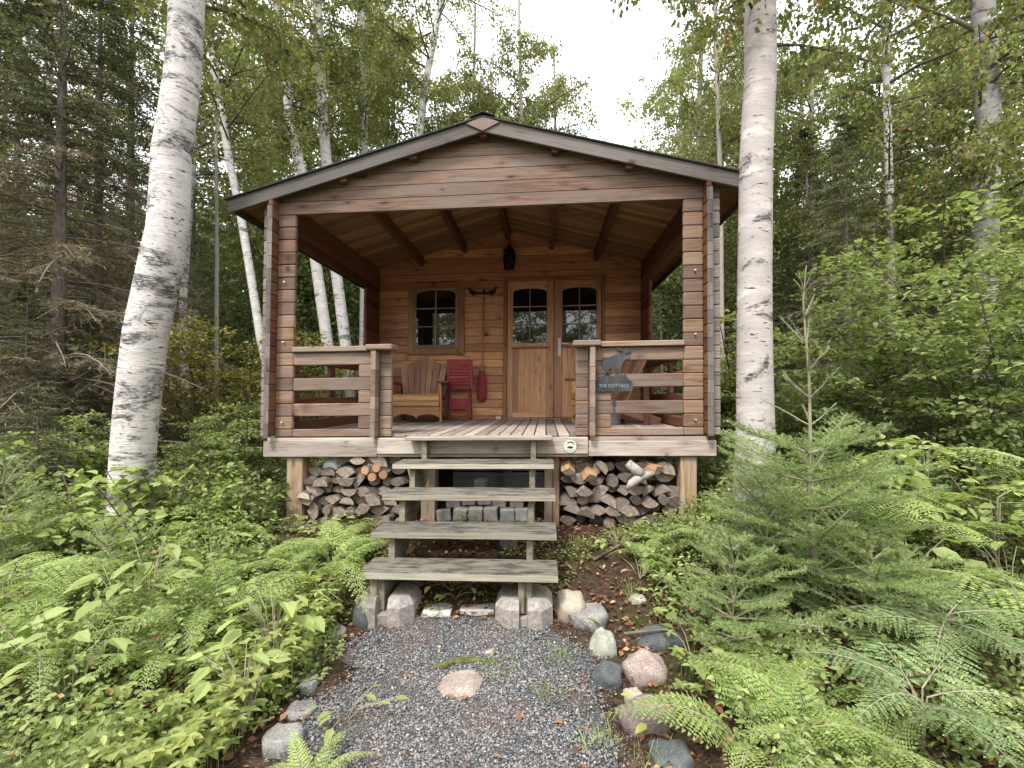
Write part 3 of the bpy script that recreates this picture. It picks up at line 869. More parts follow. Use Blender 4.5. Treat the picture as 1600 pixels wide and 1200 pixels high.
# roof: boards, covering, fascia, purlins
SL = math.atan(0.27); cs, sn = math.cos(SL), math.sin(SL)
roof = MB()
y = -.070
while y < 5.9:
    for sx in (-1, 1):
        a = np.array([sx * .001, y + .0475, zu(0) + .009]); b = np.array([sx * 2.285, y + .0475, zu(2.285) + .009])
        roof.beam(a, b, .0945, .018, (sx * sn, 0, cs), .004)
    y += .095
ro = roof.build('roof', M['ceiling'], cabin, lean=True)
cv = MB()
for sx in (-1, 1):
    for y0 in np.arange(-.115, 5.9, .95):
        off = .019 + .009
        cv.beam((sx * .0, y0 + .475, zu(0) + off + .001), (sx * 2.315, y0 + .475, zu(2.315) + off + .001), .949, .014, (sx * sn, 0, cs), .003)
for y0 in np.arange(-.12, 5.85, .3):
    cv.beam((-.105, y0 + .15, zu(.105) + .055), (.0, y0 + .15, zu(0) + .066), .297, .012, (-sn, 0, cs), .003)
    cv.beam((.105, y0 + .15, zu(.105) + .055), (.0, y0 + .15, zu(0) + .066), .297, .012, (sn, 0, cs), .003)
cv.build('roof_covering', M['roofing'], ro, lean=True)
fa = MB()
for sx in (-1, 1):
    h2 = .0625
    z0 = zu(0) + .032 - h2 / cs
    z1 = zu(2.288) + .032 - h2 / cs
    fa.beam((sx * .012, -.0835 - .001 * (sx > 0), z0 - .27 * .012), (sx * 2.288, -.0835, z1), .023, .125, (0, 0, 1), .004)
fa.build('fascia', M['fascia'], ro, lean=True)
fa = MB()
for sx in (-1, 1):
    h2 = .0625
    fa.beam((sx * .012, 5.83, zu(0) + .032 - h2 / cs), (sx * 2.288, 5.83, zu(2.288) + .032 - h2 / cs), .023, .125, (0, 0, 1), .004)
    fa.beam((sx * 2.288, -.06, zu(2.288) - .03), (sx * 2.288, 5.8, zu(2.288) - .03), .018, .075, (0, 0, 1), .003)
fa.build('eave_board', M['fascia'], ro, lean=True)
dm = MB()
dm.prism([(-.142, 2.622), (0, 2.552), (.142, 2.622), (0, 2.678)], (0, -.110, 0), (1, 0, 0), (0, 0, 1), (0, 1, 0), .014)
dm.build('gable_diamond', M['gable'], ro, lean=True)
for xx in (-1.25, -.62, 0.0, .62, 1.25):
    z1 = zu(abs(xx) + .03) - .001 if xx else zu(.03) - .002
    q = MB(); q.box(xx - .032, xx + .032, -.066, -.001, z1 - .115, z1, 'y', .004)
    q.box(xx - .032, xx + .032, .046, D_ - .001, z1 - .132, z1, 'y', .004)
    q.build('purlin', M['purlin'], cabin, lean=True)

# ------------------------------------------------------------------ wooden steps
st = thing('wooden_stairs', 'weathered grey open stairs of five planks leading up to the porch', 'stairs', (0.0, -.7, -1.1))
TR = [(-.21, -.055, .030, -.617, .603, .155), (-.55, -.225, .040, -.606, .612, .265), (-.785, -.406, .042, -.596, .620, .27), (-1.0, -.603, .042, -.592, .624, .27), (-1.205, -.786, .044, -.589, .628, .265)]
for i, (yf_, zt, th_, x0, x1, dp) in enumerate(TR):
    q = MB()
    q.box(x0, x1, yf_, yf_ + dp, zt - th_, zt, 'x', .005, 0)
    q.box(x0 + .001, x1 - .001, yf_ - .0022, yf_ - .0002, zt - th_ + .003, zt - .004, 'x', .0005, 1)
    q.build('tread', [M['tread'] if i else M['deck'], M['treadnose']], st, lean=True)
SP = [(-1.15, -1.04), (-1.15, -.832), (-.965, -.832), (-.965, -.647), (-.75, -.647), (-.75, -.450), (-.515, -.450), (-.515, -.267), (-.175, -.267), (-.175, -.087), (-.055, -.087), (-.055, -.36), (-1.02, -1.09)]
for (xx, t_) in ((-.482, .040), (.430, .040)):
    q = MB()
    q.prism(SP[::-1], (xx, 0, 0), (0, 1, 0), (0, 0, 1), (1, 0, 0), t_)
    q.build('stringer', M['stringer'], st, lean=True)
q = MB(); q.box(-.527, -.484, -1.172, -1.085, -.985, -.832, 'z', .003)
q.build('leg_block', M['stringer'], st, lean=True)
q = MB(); q.box(.388, .428, -1.172, -1.085, -1.03, -.832, 'z', .003)
q.build('leg_block', M['stringer'], st, lean=True)

# concrete deck blocks under the stair feet
def deck_block(name, label, cx, cy, sc, gap):
    b = thing(name, label, 'concrete block', (cx, cy, -1.13))
    for sx in (-1, 1):
        q = MB()
        w = .165 * sc; g_ = gap / 2
        # one half: octagonal outline, bevelled shoulders
        lo = [(g_, -.15), (w * .62, -.15), (w, -.08), (w, .10), (w * .6, .15), (g_, .15)]
        hi = [(g_, -.125), (w * .5, -.12), (w * .80, -.065), (w * .82, .08), (w * .5, .12), (g_, .125)]
        if sx < 0: lo = [(-a, c) for a, c in lo][::-1]; hi = [(-a, c) for a, c in hi][::-1]
        V = [(a + cx, c + cy, z) for z, ring in ((-1.16, lo), (-.995, lo), (-.945, hi)) for a, c in ring]
        F = [[5, 4, 3, 2, 1, 0], [12, 13, 14, 15, 16, 17]] + [[r * 6 + i, r * 6 + (i + 1) % 6, r * 6 + 6 + (i + 1) % 6, r * 6 + 6 + i] for r in (0, 1) for i in range(6)]
        q.add(V, F)
        q.build('block_half', M['concrete'], b)
    q = MB(); q.box(cx - gap / 2 + .001, cx + gap / 2 - .001, cy - .13, cy + .13, -1.16, -1.045, 'x', .003)
    q.build('slot_base', M['concrete'], b)
    return b
deck_block('deck_block', 'split concrete footing block under the left stair foot', -.455, -1.07, 1.12, .075)
deck_block('deck_block', 'whole concrete footing block under the right stair foot', .405, -1.06, 1.06, .05)
def slab(name, label, cat, x0, x1, y0, y1, z0, z1, mat, rz=0, group=None, tilt=(0, 0)):
    q = MB(); q.box(-(x1 - x0) / 2, (x1 - x0) / 2, -(y1 - y0) / 2, (y1 - y0) / 2, 0, z1 - z0, 'x', .005)
    o = q.build(name, mat, None, local=True)
    o.location = ((x0 + x1) / 2, (y0 + y1) / 2, z0); o.rotation_euler = (tilt[0], tilt[1], rz)
    return tag(o, label, cat, group)
slab('paver', 'pale flat paver slab just right of the split footing block', 'paver', -.235, -.055, -1.13, -.955, -1.11, -1.060, M['pad'], R_(3))
slab('paver', 'pale flat paver slab just left of the whole footing block', 'paver', -.005, .215, -1.075, -.91, -1.11, -1.058, M['pad'], R_(1))
# heap of grey paving blocks under the stairs
pv = [(-.36, .12, -.83, .10, 8), (-.22, .15, -.83, .11, -6), (-.08, .12, -.83, .12, 3), (.06, .14, -.83, .12, -4), (.20, .13, -.83, .11, 7), (.33, .15, -.83, .11, -10),
      (-.30, .20, -.72, .11, 14), (-.15, .22, -.705, .13, -3), (-.01, .21, -.705, .11, 4), (.13, .2, -.715, .13, -12), (.28, .20, -.715, .15, 3), (-.05, .34, -.6, .10, -18)]
PL = ['leftmost block in the bottom row of the heap', 'second block from the left in the bottom row of the heap', 'third block from the left in the bottom row of the heap', 'third block from the right in the bottom row of the heap', 'second block from the right in the bottom row of the heap', 'rightmost block in the bottom row of the heap',
      'leftmost block in the upper row of the heap', 'second block from the left in the upper row of the heap', 'middle block in the upper row of the heap', 'second block from the right in the upper row of the heap', 'upright pale block at the right end of the upper row', 'tipped block lying on top of the heap']
for (x, y, z, h, a), lb in zip(pv, PL):
    slab('paving_block', 'grey paving ' + lb, 'paving block', x - .062, x + .062, y - .05, y + .05, z, z + h, M['paver'], R_(a), 'grey paving blocks heaped under the stairs', (R_(random.uniform(-8, 8)), R_(random.uniform(-7, 7))))
for i, (x, y, lb) in enumerate(((-.26, -.28, 'left'), (-.10, -.30, 'middle'), (.06, -.27, 'right'))):
    slab('paving_block', 'low grey paving block set in the soil, %s of a row of three' % lb, 'paving block', x - .075, x + .075, y - .06, y + .06, float(H(x, y)) - .03, float(H(x, y)) + .065, M['paver'], R_(3 * i), 'low blocks set in the soil behind the stairs')
slab('paving_block', 'small loose grey block lying alone on the soil under the stairs', 'paving block', .20, .31, -.50, -.40, float(H(.26, -.45)) - .01, float(H(.26, -.45)) + .085, M['paver'], R_(28))
for (z0, z1, lb) in ((-.50, -.27, 'upper'), (-.70, -.515, 'lower')):
    q = MB(); q.box(-.42, .53, .80 if lb == 'upper' else .78, .83, z0, z1, 'x', .006)
    o = q.build('grey_board', M['greyboard'], None)
    tag(o, 'wide dark grey board stored under the porch, %s of the two' % lb, 'board')

# ------------------------------------------------------------------ firewood
def log_mesh(kind, r, L, seed):
    rr = random.Random(seed)
    if kind == 'round': prof = [(math.cos(a) * r * rr.uniform(.93, 1.05), math.sin(a) * r * rr.uniform(.93, 1.05)) for a in [2 * math.pi * i / 14 for i in range(14)]]; bark = [True] * 14
    elif kind == 'half':
        n = 9; prof = [(math.cos(math.pi * i / n) * r * rr.uniform(.94, 1.05), math.sin(math.pi * i / n) * r * rr.uniform(.85, 1.0) - r * .3) for i in range(n + 1)]; bark = [True] * n + [False]
    else:
        a0 = rr.uniform(.9, 1.25); n = 6
        prof = [(0, -r * .75)] + [(math.sin(a0 - 2 * a0 * i / n) * r * 1.25 * rr.uniform(.95, 1.05), math.cos(a0 - 2 * a0 * i / n) * r * 1.3 - r * .75) for i in range(n + 1)]
        bark = [False] + [True] * n + [False]
    prof = prof if kind != 'wedge' else prof
    # make counter-clockwise in (x,z)
    area = sum(prof[i][0] * prof[(i + 1) % len(prof)][1] - prof[(i + 1) % len(prof)][0] * prof[i][1] for i in range(len(prof)))
    if area < 0: prof = prof[::-1]; bark = bark[::-1][1:] + bark[::-1][:1]
    n = len(prof); m = MB(); V = []; W = []
    off = rr.uniform(0, 20)
    ks = [0, .012, .33, .66, .988, 1]
    for k in ks:
        s_ = 1 if .01 < k < .99 else .955
        jx, jz = rr.uniform(-.006, .006), rr.uniform(-.006, .006)
        for (a, b) in prof:
            V.append((a * s_ + jx, k * L, b * s_ + jz)); W.append((k * L, a + off * 0, b))
    faces = [list(range(n))]
    V2 = V; fs = [(list(range(n)), 1)] + [(list(range((len(ks) - 1) * n, len(ks) * n))[::-1], 1)]
    for r_ in range(len(ks) - 1):
        for i in range(n):
            j = (i + 1) % n
            fs.append(([r_ * n + i, (r_ + 1) * n + i, (r_ + 1) * n + j, r_ * n + j], 0 if bark[i] else 2))
    base = m.n
    m.V.append(np.array(V)); m.W.append(np.array(W)); m.Rn.append(np.full(len(V), rr.random())); m.n = len(V)
    for f, mi in fs: m.seq.append((np.array(f), mi))
    return m
LOGP = []
def log_proto(kind, r, L, seed, end, split='split_face'):
    o = log_mesh(kind, r, L, seed).build('firewood_log', [M['log_bark'], M[end], M[split]], None, local=True)
    o.location = (0, 0, -50)
    return o
for i in range(4): LOGP.append(('wedge', log_proto('wedge', .062 + .008 * i, .40, i, 'end_grey')))
for i in range(3): LOGP.append(('half', log_proto('half', .064 + .009 * i, .40, 20 + i, 'end_grey')))
for i in range(2): LOGP.append(('round', log_proto('round', .040 + .012 * i, .40, 30 + i, 'end_grey')))
LORANGE = log_proto('round', .038, .40, 41, 'end_orange')
LPALE = log_proto('half', .062, .40, 42, 'end_pale', 'fresh_split')
LFRESH = log_proto('wedge', .06, .42, 43, 'end_grey', 'fresh_split')
used_p = set()
def place_log(proto, x, y, z, roll, yaw, pitch, label, group):
    c = proto if proto.name not in used_p else proto.copy()
    if proto.name in used_p: COL.objects.link(c)
    used_p.add(proto.name)
    c.location = (x + LEAN * z, y, z)
    c.rotation_euler = (pitch, roll, yaw)
    tag(c, label, 'firewood', group)
    return c
def stack(x0, x1, zb, ztop, seed, side):
    rr = random.Random(seed)
    z = zb + .045; row = 0
    while True:
        x = x0 + .05 + (.035 if row % 2 else 0); any_ = False
        while x < x1 - .03:
            top = ztop(x)
            wd = rr.uniform(.090, .140)
            if z < top:
                any_ = True
                kind, pr = LOGP[rr.choice([0, 1, 2, 3, 0, 1, 2, 3, 4, 5, 6, 7, 8])]
                roll = rr.choice([0, math.pi, rr.uniform(-.6, .6), rr.uniform(0, 6.28)])
                place_log(pr, x, (.03 + rr.uniform(-.05, .07)), z + rr.uniform(-.018, .018), roll, rr.uniform(-.16, .16), rr.uniform(-.10, .08),
                          'grey weathered piece of firewood in the stack under the %s side of the porch' % side, 'firewood stacked under the %s side of the porch' % side)
            x += wd
        z += .088; row += 1
        if not any_: break
stack(-1.60, -.60, -.86, lambda x: -.39 + .11 * min(1, (x + 1.60) / .30) - (.05 if x > -.80 else 0), 5, 'left')
stack(.70, 1.68, -.84, lambda x: -.315 , 9, 'right')
for k, (x, z) in enumerate(((-1.035, -.36), (-.965, -.42), (-.925, -.345), (-.865, -.405))):
    place_log(LORANGE, x, -.01 - .004 * k, z, k * 1.3, 0, 0, ['smooth orange round log end, leftmost of four at the top of the left stack', 'smooth orange round log end, lowest left of four in the left stack', 'smooth orange round log end, topmost in the left stack', 'smooth orange round log end, rightmost of four in the left stack'][k], 'orange round logs in the left stack')
place_log(LPALE, -1.575, -.04, -.585, .2, .05, 0, 'pale yellow half log sticking out at the left end of the left stack', None)
place_log(LFRESH, .745, -.05, -.37, 3.3, .05, -.35, 'orange brown split log slanting down at the left end of the right stack', None)
place_log(LFRESH, .93, -.04, -.42, 2.9, -.04, -.5, 'orange brown split log with torn face near the top left of the right stack', None)
place_log(LFRESH, 1.49, -.05, -.355, 2.6, .35, -.2, 'reddish split log at the top right of the right stack', None)
place_log(LPALE, 1.03, -.03, -.335, .9, -.03, -.06, 'pale round faced log at the top of the right stack', None)
# white birch log with its bark, bent
q = MB()
q.tube([(1.225, -.075, -.285), (1.28, -.085, -.335), (1.335, -.09, -.385)], [.034, .042, .045], 10)
q.tube([(1.42, -.08, -.375), (1.335, -.092, -.392), (1.25, -.095, -.455), (1.215, -.08, -.505)], [.024, .040, .036, .018], 10)
tag(q.build('birch_log', M['birch_smooth'], None, smooth=True), 'bent white birch branch piece lying across the front of the right stack', 'firewood')
# white tub behind the left stack
q = MB()
q.lathe([(.10, 0), (.135, .02), (.165, .20), (.19, .33), (.20, .335), (.205, .35), (.185, .35), (.16, .22), (.11, .03)], (0, 0, 0), 22)
tub = q.build('plastic_tub', M['white_plastic'], None, local=True, smooth=True)
tub.location = (-1.41, .10, -.385); tub.rotation_euler = (R_(-68), R_(0), R_(-12)); tub.scale = (.62, .62, .62)
tag(tub, 'white plastic tub tipped over behind the top of the left woodpile', 'tub')

# ------------------------------------------------------------------ porch furniture
def adirondack(name, label, loc, rz):
    t = thing(name, label, 'chair', loc, rz)
    def put(m, nm, mat): return m.build(nm, M[mat], t, local=True)
    # chair faces -Y, seat front at y=0, origin on the deck
    for sx in (-1, 1):
        q = MB(); q.box(sx * .305 - .012, sx * .305 + .012, .0, .095, 0, .50, 'z', .003); put(q, 'front_leg', 'chair')
        q = MB(); q.beam((sx * .281, -.005, .300), (sx * .281, .80, .02), .022, .10, (0, 0, 1), .004); put(q, 'side_rail', 'chair_back')
        q = MB()
        q.prism([(-.02, -.05), (.055, -.06), (.075, .0), (.06, .3), (.03, .62), (.04, .72), (-.02, .74), (-.045, .6), (-.06, .25), (-.075, .05)],
                (sx * .335, 0, .503), (sx, 0, 0), (0, 1, 0), (0, 0, 1), .024, grain=1)
        put(q, 'armrest', 'chair_arm')
        q = MB(); q.prism([(0, 0), (.075, 0), (.02, -.17), (0, -.2)], (sx * .319, .035, .500), (sx, 0, 0), (0, 0, 1), (0, 1, 0), .024); put(q, 'arm_bracket', 'chair_arm')
        q = MB(); q.box(sx * .305 - .012, sx * .305 + .012, .60, .66, .0, .50, 'z', .003); put(q, 'rear_leg', 'chair_arm')
    # front apron with a scalloped lower edge
    n = 40
    lo = []
    for i in range(n + 1):
        u = -1 + 2 * i / n; xx = u * .29
        v = .045 * max(0.0, math.sin(abs(u) * math.pi * 1.02)) ** .8 if abs(u) < .92 else 0
        lo.append((xx, .068 + v - (.006 if abs(u) < .03 else 0)))
    q = MB(); q.prism(lo + [(.29, .205), (-.29, .205)], (0, -.006, 0), (1, 0, 0), (0, 0, 1), (0, 1, 0), .022); put(q, 'apron', 'chair')
    for i in range(7):
        q = MB()
        if i == 0: q.box(-.29, .29, -.026, -.0065, .212, .272, 'x', .004)
        elif i == 1: q.box(-.29, .29, -.020, .004, .279, .338, 'x', .004)
        else:
            yy = .035 + (i - 2) * .082; zz = .352 - yy * .34
            q.beam((-.29, yy, zz), (.29, yy, zz), .074, .02, (0, .32, .95), .003)
        put(q, 'seat_slat', 'chair')
    # fan back
    ang = R_(24)
    U = np.array([1., 0, 0]); Vv = np.array([0, math.sin(ang), math.cos(ang)])
    tops = [.60, .675, .73, .755, .73, .675, .60]
    for i in range(7):
        k = i - 3
        b0, b1 = k * .066, k * .093
        h = tops[i]; wv, wt = .030, .0425
        hl = h - (.045 if k < 0 else -.0) - (.0 if k else .012); hr = h - (.045 if k > 0 else 0) - (.0 if k else .012)
        pts = [(b0 - wv, 0), (b0 + wv, 0), (b1 + wt, hr), (b1, h + (.006 if k == 0 else -.016)), (b1 - wt, hl)]
        q = MB(); q.prism(pts, np.array([0, .40, .21]), U, Vv, (0, math.cos(ang), -math.sin(ang)), .018, grain=1)
        put(q, 'back_slat', 'chair_back')
    q = MB(); o_ = np.array([0, .40, .21]) + Vv * .40 + np.array([0, .03, -.01])
    q.beam(o_ - U * .30, o_ + U * .30, .02, .06, tuple(Vv), .003); put(q, 'back_brace', 'chair_arm')
    return t
adirondack('adirondack_chair', 'brown slatted garden chair with fan back under the porch window', (-1.075 + .0, 1.73, -.05), R_(6))
adirondack('adirondack_chair', 'orange brown slatted garden chair half hidden behind the right railing', (.95, 1.22, -.05), R_(-74))

t = thing('folding_table', 'dark red slatted folding table tipped up against the porch wall', 'table', (-.635, 2.42, -.05))
def put(m, nm, mat='red_wood'): return m.build(nm, M[mat], t, local=True)
for i in range(9):
    q = MB(); z = .465 + i * .0435
    q.box(-.150, .135, -.042 - .0, -.026, z - .0175, z + .0175, 'x', .003); put(q, 'slat')
q = MB()
q.box(-.185, -.1505, -.045, -.022, .44, .84, 'z', .003); q.box(.1355, .178, -.045, -.022, .44, .84, 'z', .003)
q.box(-.150, .135, -.0445, -.024, .832 - .014, .846, 'x', .003) ; q.box(-.150, .135, -.0445, -.024, .432, .4465, 'x', .003)
put(q, 'top_frame')
for (xa, ya) in ((-.15, -.01), (.115, -.01)):
    q = MB(); q.beam((xa, .06, .60), (xa, -.06, 0), .022, .03, (0, 1, 0), .003); put(q, 'leg')
    q = MB(); q.beam((xa + (.025 if xa < 0 else -.025) * 0 + (.026 if xa > 0 else -.026), -.015, .60), (xa + (.026 if xa > 0 else -.026), .09, 0), .020, .03, (0, 1, 0), .003); put(q, 'leg')
q = MB(); q.box(-.138, .103, -.052, -.036, .10, .125, 'x', .003); put(q, 'stretcher')
q = MB(); q.box(-.138, .103, .01, .025, .145, .30, 'x', .003); put(q, 'lower_panel')

# broom with red bristles
t = thing('broom', 'long broom with a worn wooden handle and red bristles hung on the porch wall', 'broom', (-.345, 2.49, .19))
q = MB(); q.tube([(-.335, 2.497, 1.70), (-.342, 2.497, 1.1), (-.348, 2.495, .66)], .0125, 10); q.build('handle', M['handle_wood'], t, lean=True)
q = MB()
q.tube([(-.348, 2.495, .70), (-.348, 2.493, .665), (-.348, 2.49, .63)], [.026, .036, .040], 12); q.build('collar', M['handle_wood'], t, lean=True)
pts = []; V = []; W = []
n = 24; zs_ = [.635, .58, .50, .40, .31, .25, .215, .196]; wx = [.040, .047, .062, .074, .076, .066, .045, .02]; wy = [.036, .036, .036, .034, .030, .026, .020, .010]
q = MB()
for z, a, b_ in zip(zs_, wx, wy):
    for k in range(n):
        th = 2 * math.pi * k / n; rip = 1 + .05 * math.sin(k * 2.6)
        V.append((-.350 + math.cos(th) * a * rip, 2.487 + math.sin(th) * b_ * rip, z)); W.append((z, math.cos(th) * a, math.sin(th) * b_))
F = [[r * n + (k + 1) % n, r * n + k, (r + 1) * n + k, (r + 1) * n + (k + 1) % n] for r in range(len(zs_) - 1) for k in range(n)]
F.append([(len(zs_) - 1) * n + k for k in range(n)][::-1]); F.append(list(range(n)))
q.add(V, F, W); q.build('bristles', M['bristle'], t, lean=True)

# hook rail of two rearing horses
t = thing('hook_rail', 'black iron hook rail with a rearing horse at each end on the porch wall', 'hook rail', (-.352, 2.525, 1.74))
q = MB(); q.box(-.515, -.195, 2.518, 2.540, 1.735, 1.757, 'x', .003)
q.build('bar', M['black_iron'], t, lean=True)
horse = [(0, 0), (.02, -.03), (.035, -.03), (.03, .005), (.06, .01), (.085, .02), (.075, .05), (.085, .075), (.10, .07), (.105, .085), (.085, .105), (.07, .10), (.055, .07), (.03, .055), (.0, .05), (-.015, .03), (-.03, .0), (-.02, -.005)]
for sx, cx in ((-1, -.505), (1, -.205)):
    q = MB()
    pl = [(sx * a, b) for a, b in horse]
    if sx < 0: pl = pl[::-1]
    q.prism(pl, (cx - sx * .04, 2.512, 1.735), (1, 0, 0), (0, 0, 1), (0, 1, 0), .008)
    q.build('horse', M['black_iron'], t, lean=True)
for xx in (-.45, -.40, -.345, -.29, -.25):
    q = MB(); q.tube([(xx, 2.518, 1.742), (xx, 2.485, 1.735), (xx, 2.475, 1.748), (xx, 2.478, 1.765)], .0045, 6)
    q.build('hook', M['black_iron'], t, lean=True)
q = MB(); q.prism([(-.02, 0), (.02, 0), (.012, .03), (.02, .055), (0, .045), (-.015, .058), (-.01, .03)], (-.335, 2.512, 1.758), (1, 0, 0), (0, 0, 1), (0, 1, 0), .006)
q.build('finial', M['black_iron'], t, lean=True)

# wall lantern over the doors
t = thing('wall_lantern', 'black metal lantern hanging over the porch doors', 'lantern', (.03, 2.44, 2.05))
q = MB()
q.lathe([(.004, .36), (.012, .345), (.02, .33), (.035, .315), (.085, .27), (.088, .26), (.062, .255)], (.03, 2.44, 2.06), 6)
q.build('cap', M['black_iron'], t, lean=True)
q = MB(); q.lathe([(.055, .255), (.095, .20), (.092, .12), (.078, .02), (.074, .0), (.05, -.006), (.0, -.012)], (.03, 2.44, 2.06), 8)
q.build('body', M['black_iron'], t, lean=True)
q = MB(); q.tube([(.03, 2.44, 2.40), (.03, 2.46, 2.45), (.03, 2.50, 2.455), (.03, 2.538, 2.40)], .008, 8)
q.tube([(-.03, 2.538, 2.36), (-.05, 2.50, 2.35), (-.035, 2.46, 2.32)], .006, 6)
q.build('bracket', M['black_iron'], t, lean=True)

# small things on the deck
q = MB(); q.box(-.145, -.075, 2.44, 2.50, -.049, -.005, 'x', .006)
tag(q.build('small_box', M['white_plastic'], None), 'small white box on the deck beside the door frame', 'box')
q = MB(); q.lathe([(.10, 0), (.105, .01), (.125, .24), (.13, .25), (.118, .25), (.10, .02)], (0, 0, 0), 24)
o = q.build('plastic_pail', M['grey_plastic'], None, local=True, smooth=True)
o.location = (1.27, 1.22, -.05)
tag(o, 'pale grey plastic pail on the deck behind the right railing', 'pail')

# moose sign on the right railing
t = thing('moose_sign', 'grey cut metal sign with a moose over a lettered base plate on the right railing', 'sign', (1.11, -.02, .30))
SXY = lambda a, b: (.958 + (a - 373) / 13.333 / 183.0, .692 - (b - 160) / 13.333 / 182.0)
def zpoly(pts): 
    q_ = [SXY(a, b) for a, b in pts]
    ar = sum(q_[i][0] * q_[(i + 1) % len(q_)][1] - q_[(i + 1) % len(q_)][0] * q_[i][1] for i in range(len(q_)))
    return q_ if ar > 0 else q_[::-1]
moose = [(560, 420), (600, 400), (700, 390), (770, 350), (850, 328), (930, 330), (950, 300), (945, 262), (900, 255), (850, 238), (812, 195), (862, 178), (900, 205), (925, 150), (950, 205), (985, 240), (1005, 200), (1015, 140), (1035, 200), (1060, 218), (1100, 190), (1098, 225), (1142, 240), (1112, 282), (1060, 302), (1022, 330), (1042, 360), (1100, 372), (1136, 405), (1110, 432), (1060, 432), (1010, 442), (985, 480), (960, 530), (925, 600), (915, 680), (925, 800), (885, 800), (875, 690), (850, 610), (835, 680), (850, 800), (815, 800), (800, 690), (790, 605), (720, 615), (680, 640), (690, 700), (720, 800), (680, 800), (650, 720), (620, 690), (625, 800), (585, 800), (580, 700), (585, 640), (555, 560), (548, 470)]
q = MB(); q.prism(zpoly(moose), (0, -.016, 0), (1, 0, 0), (0, 0, 1), (0, 1, 0), .004); q.build('moose', M['tin'], t, lean=True)
hill = [(400, 912), (440, 870), (480, 800), (500, 700), (520, 690), (530, 770), (600, 785), (720, 780), (860, 785), (980, 775), (995, 680), (1015, 690), (1040, 790), (1075, 850), (1150, 880), (1155, 912)]
q = MB(); q.prism(zpoly(hill), (0, -.0155, 0), (1, 0, 0), (0, 0, 1), (0, 1, 0), .003); q.build('hill', M['tin'], t, lean=True)
q = MB(); q.prism(zpoly([(398, 905), (1160, 905), (1160, 1092), (398, 1092)]), (0, -.018, 0), (1, 0, 0), (0, 0, 1), (0, 1, 0), .004)
plate = q.build('base_plate', M['tin'], t, lean=True)
cu = bpy.data.curves.new('lettering', 'FONT'); cu.body = 'THE COTTAGE'; cu.size = .040; cu.extrude = .0006; cu.align_x = 'CENTER'
lo = bpy.data.objects.new('lettering', cu); COL.objects.link(lo); lo.parent = plate
lx, lz = SXY(780, 1010)
pw = world_loc(plate)
lo.location = (lx + LEAN * lz - pw.x, -.0195 - pw.y, lz - pw.z); lo.rotation_euler = (R_(90), 0, 0); lo.scale = (.93, 1, 1)
cu.materials.append(M['tin_dark'])
bpy.context.view_layer.update()
lm = bpy.data.meshes.new_from_object(lo.evaluated_get(bpy.context.evaluated_depsgraph_get()))
lo2 = bpy.data.objects.new('letters', lm); COL.objects.link(lo2); lo2.parent = plate
lo2.location = lo.location; lo2.rotation_euler = lo.rotation_euler; lo2.scale = lo.scale
bpy.data.objects.remove(lo); bpy.data.curves.remove(cu)
q = MB()
for a, dy in ((0, 0), (1, -.012), (2, -.024)): q.prism([(-.022 + a * .003, -.02 - a * .012), (.022 - a * .003, -.02 - a * .012), (0, .014 - a * .012)], (1.128, -.006 - a * .0012, .235 - 0), (1, 0, 0), (0, 0, 1), (0, 1, 0), .001)
q.box(1.121, 1.135, -.0062, -.005, .14, .178, 'z', .0005)
tag(q.build('tree_ornament', M['tin'], None, lean=True), 'tiny cut metal tree ornament on the rail under the moose sign', 'ornament')
# enamel plaque on the middle beam
t = thing('enamel_plaque', 'small round cream plaque with dark marks on the right end of the porch beam', 'plaque', (.755, -.05, -.20))
q = MB(); q.tube([(.757, -.0486, -.152), (.757, -.0545, -.152)], .052, 28); q.build('disc', M['plaque'], t, lean=True)
q = MB()
for a, l in ((150, .5), (118, .9), (100, .9), (82, .9), (64, .9), (46, .8), (30, .5)):
    th = R_(a); c = np.array([.757 + math.cos(th) * .037, -.0552, -.152 + math.sin(th) * .037]); u = np.array([-math.sin(th), 0, math.cos(th)])
    q.beam(c - u * .005, c + u * .005, .0012, .012 * l, (math.cos(th), 0, math.sin(th)), .0003)
q.prism([(-.026, -.004), (-.008, -.014), (.012, -.016), (.028, -.004), (.018, .004), (.010, .001), (.002, .009), (-.010, .002), (-.018, .006)], (.757, -.0560, -.155), (1, 0, 0), (0, 0, 1), (0, 1, 0), .0013)
q.tube([(.757 + .030 * math.cos(R_(k)), -.0555, -.165 + .024 * math.sin(R_(k))) for k in range(200, 345, 12)], .0013, 5)
q.build('markings', M['plaque_ink'], t, lean=True)

